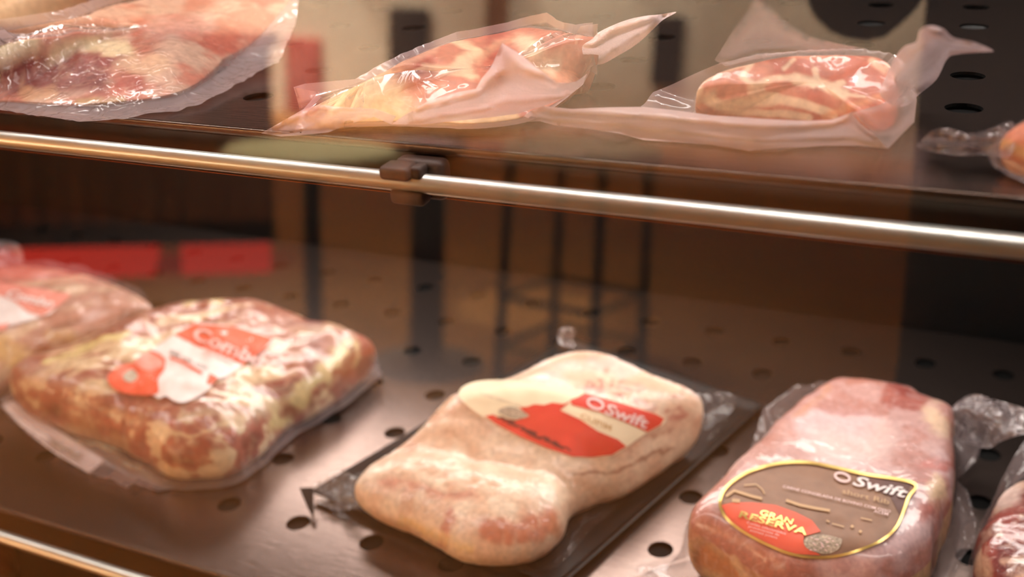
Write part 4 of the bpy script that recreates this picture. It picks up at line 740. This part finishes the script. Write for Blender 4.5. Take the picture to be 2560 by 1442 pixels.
pedestal(mir(775, 370, .77), .25, .026, 'round pale topped pedestal stool, mirrored left of the brown clip', SEATG)
pedestal(mir(1070, 372, .77) + np.array([-.14, -.26, 0]), .12, .058, 'dark thick pedestal stool mirrored just below the brown clip', METAL)
for sp_ in (mir(775, 370, .77), mir(1350, 300, .77)):
    l = bpy.data.lights.new('seat_fill_spot', 'SPOT'); l.energy = 620; l.spot_size = math.radians(12.5); l.spot_blend = .25; l.color = (1.0, .92, .74); l.shadow_soft_size = .03  # added spot that brightens a stool seat in the glass
    o = bpy.data.objects.new('seat_fill_spot', l); COL.objects.link(o); o.location = (sp_[0], sp_[1], 3.1)
# pillars and goods far behind
for (xa, xb, y0_, y1_, mt, nm, lab, cat) in ((972, 1062, 20, 178, METAL, 'hanging_cabinet', 'tall dark cabinet hung on the far wall, mirrored behind the middle chop', 'cabinet'),
        (1212, 1262, -60, 150, WOOD, 'wooden_board', 'narrow brown board on the far wall, mirrored above the middle chop', 'board'),
        (1625, 1695, 40, 215, METAL, 'hanging_display', 'dark display hung on the far wall, mirrored right of the middle chop', 'display'),
        (718, 798, 95, 285, principled('faded_red_banner', (186, 92, 80), rough=.7), 'banner', 'red upright banner on the far wall, mirrored over the upper shelf', 'banner')):
    def onwall(px, py):
        d = ray(np.array(float(px)), np.array(float(py))); t = np.dot(g0 - EYE, gn) / np.dot(d, gn); q = EYE + d * t; r = d - 2 * np.dot(d, gn) * gn; return q + r * ((-9.42 - q[1]) / r[1])
    a, b, c_, d_ = onwall(xa, y1_), onwall(xb, y1_), onwall((xa + xb) / 2, y0_), onwall((xa + xb) / 2, y1_)
    tag(MB().box(min(a[0], b[0]), max(a[0], b[0]), -9.498, -9.40, min(c_[2], d_[2]), max(c_[2], d_[2])).build(nm, mt, bevel=.01), lab, cat, kind='thing')
# the photographer in dark clothes, standing right of the camera
pr = empty('person', (.26, -.34, 0), 'person in dark clothes standing before the case, mirrored at the right', 'person')
def skin_body(name, verts, edges, radii, mtl, parent, sub=2):
    me = bpy.data.meshes.new(name); me.from_pydata(verts, edges, []); o = bpy.data.objects.new(name, me); COL.objects.link(o); me.materials.append(mtl)
    md = o.modifiers.new('skin', 'SKIN'); md.use_smooth_shade = True
    for i, r in enumerate(radii): me.skin_vertices[0].data[i].radius = (r, r) if not isinstance(r, tuple) else r
    me.skin_vertices[0].data[0].use_root = True
    o.modifiers.new('sub', 'SUBSURF').levels = sub; o.parent = parent; o.matrix_parent_inverse = parent.matrix_world.inverted(); return o
px_, py_ = .18, -.44
skin_body('clothed_body', [(px_, py_, .95), (px_, py_, 1.15), (px_, py_ - .01, 1.36), (px_, py_, 1.47), (px_ - .11, py_, .88), (px_ - .12, py_ + .02, .50), (px_ - .12, py_ - .01, .09), (px_ - .12, py_ + .14, .05), (px_ + .11, py_, .88), (px_ + .12, py_ + .02, .50), (px_ + .12, py_ - .01, .09), (px_ + .12, py_ + .14, .05),
           (px_ - .19, py_, 1.38), (px_ - .30, py_ - .02, 1.15), (px_ - .24, py_ + .16, 1.19), (px_ + .19, py_, 1.38), (px_ + .27, py_, 1.12), (px_ + .24, py_ + .16, .93)],
          [(0, 1), (1, 2), (2, 3), (0, 4), (4, 5), (5, 6), (6, 7), (0, 8), (8, 9), (9, 10), (10, 11), (2, 12), (12, 13), (13, 14), (2, 15), (15, 16), (16, 17)],
          [(.19, .13), (.18, .12), (.19, .12), .065, .11, .08, .055, .045, .11, .08, .055, .045, .07, .055, .042, .07, .055, .042], CLOTH, pr)
ct = MB().lathe((0, 0, 0), [(.14, .42), (.155, .6), (.168, .8), (.176, .98), (.182, 1.1), (.19, 1.28), (.16, 1.40), (.07, 1.47)], 40); ct.V = [(px_ + x * 1.2, py_ + y * .7, z) for x, y, z in ct.V]; ct.build('coat', CLOTH, pr, smooth=True)
hd = MB().lathe((px_, py_, 1.49), [(.045, 0), (.06, .03), (.075, .07), (.08, .12), (.076, .17), (.055, .21), (.02, .23)], 28).build('head', SKIN, pr, smooth=True)
MB().lathe((px_, py_ - .012, 1.59), [(.084, 0), (.088, .05), (.08, .10), (.05, .135), (.01, .145)], 28).build('hair', CLOTH, pr, smooth=True)
for dx in (-.03, .03): MB().lathe((px_ + dx, py_ + .072, 1.60), [(.004, 0), (.010, .006), (.004, .012)], 12).build('eye', CLOTH, hd)
MB().tube([(px_, py_ + .072, 1.61), (px_, py_ + .098, 1.575), (px_, py_ + .074, 1.57)], [.006, .012, .006], 10).build('nose', SKIN, hd, smooth=True)
MB().tube([(px_ - .022, py_ + .068, 1.54), (px_, py_ + .074, 1.538), (px_ + .022, py_ + .068, 1.54)], .005, 8).build('mouth', REDP, hd, smooth=True)
for dx in (-.08, .08): MB().lathe((px_ + dx, py_, 1.57), [(.006, 0), (.013, .02), (.014, .045), (.006, .06)], 12).build('ear', SKIN, hd, smooth=True)
for s_, hx, hy, hz in ((1, px_ - .225, py_ + .20, 1.195), (-1, px_ + .22, py_ + .22, .86)):
    vs = [(hx, hy - .05, hz), (hx, hy, hz)]; es = [(0, 1)]; rd = [.026, .034]
    for f in range(4):
        b = len(vs); x = hx + (f - 1.5) * .019; L = (.030, .036, .034, .026)[f]
        vs += [(x, hy + .025, hz), (x, hy + .03 + L, hz - .008), (x, hy + .035 + L * 1.7, hz - .03)]; es += [(1, b), (b, b + 1), (b + 1, b + 2)]; rd += [.010, .0085, .0075]
    b = len(vs); vs += [(hx + s_ * .04, hy - .005, hz - .005), (hx + s_ * .055, hy + .03, hz - .01)]; es += [(1, b), (b, b + 1)]; rd += [.012, .009]
    skin_body('hand', vs, es, rd, SKIN, pr, 1)

# repeats of a kind share a group
for o in bpy.data.objects:
    if o.get('category') == 'meat package':
        z = o.matrix_world.translation.z
        o['group'] = 'bagged cuts on the upper shelf' if z > 1.0 else ('bagged cuts on the lower shelf' if z > .7 else 'bagged cuts on the bottom shelf')
    elif o.get('category') == 'stool': o['group'] = 'stools of the shop floor'
    elif o.get('category') == 'shelf': o['group'] = 'steel shelves of the case'
    elif o.get('category') == 'rail': o['group'] = 'guard rails of the shelves'
    elif o.get('category') == 'light strip': o['group'] = 'light strips of the case'
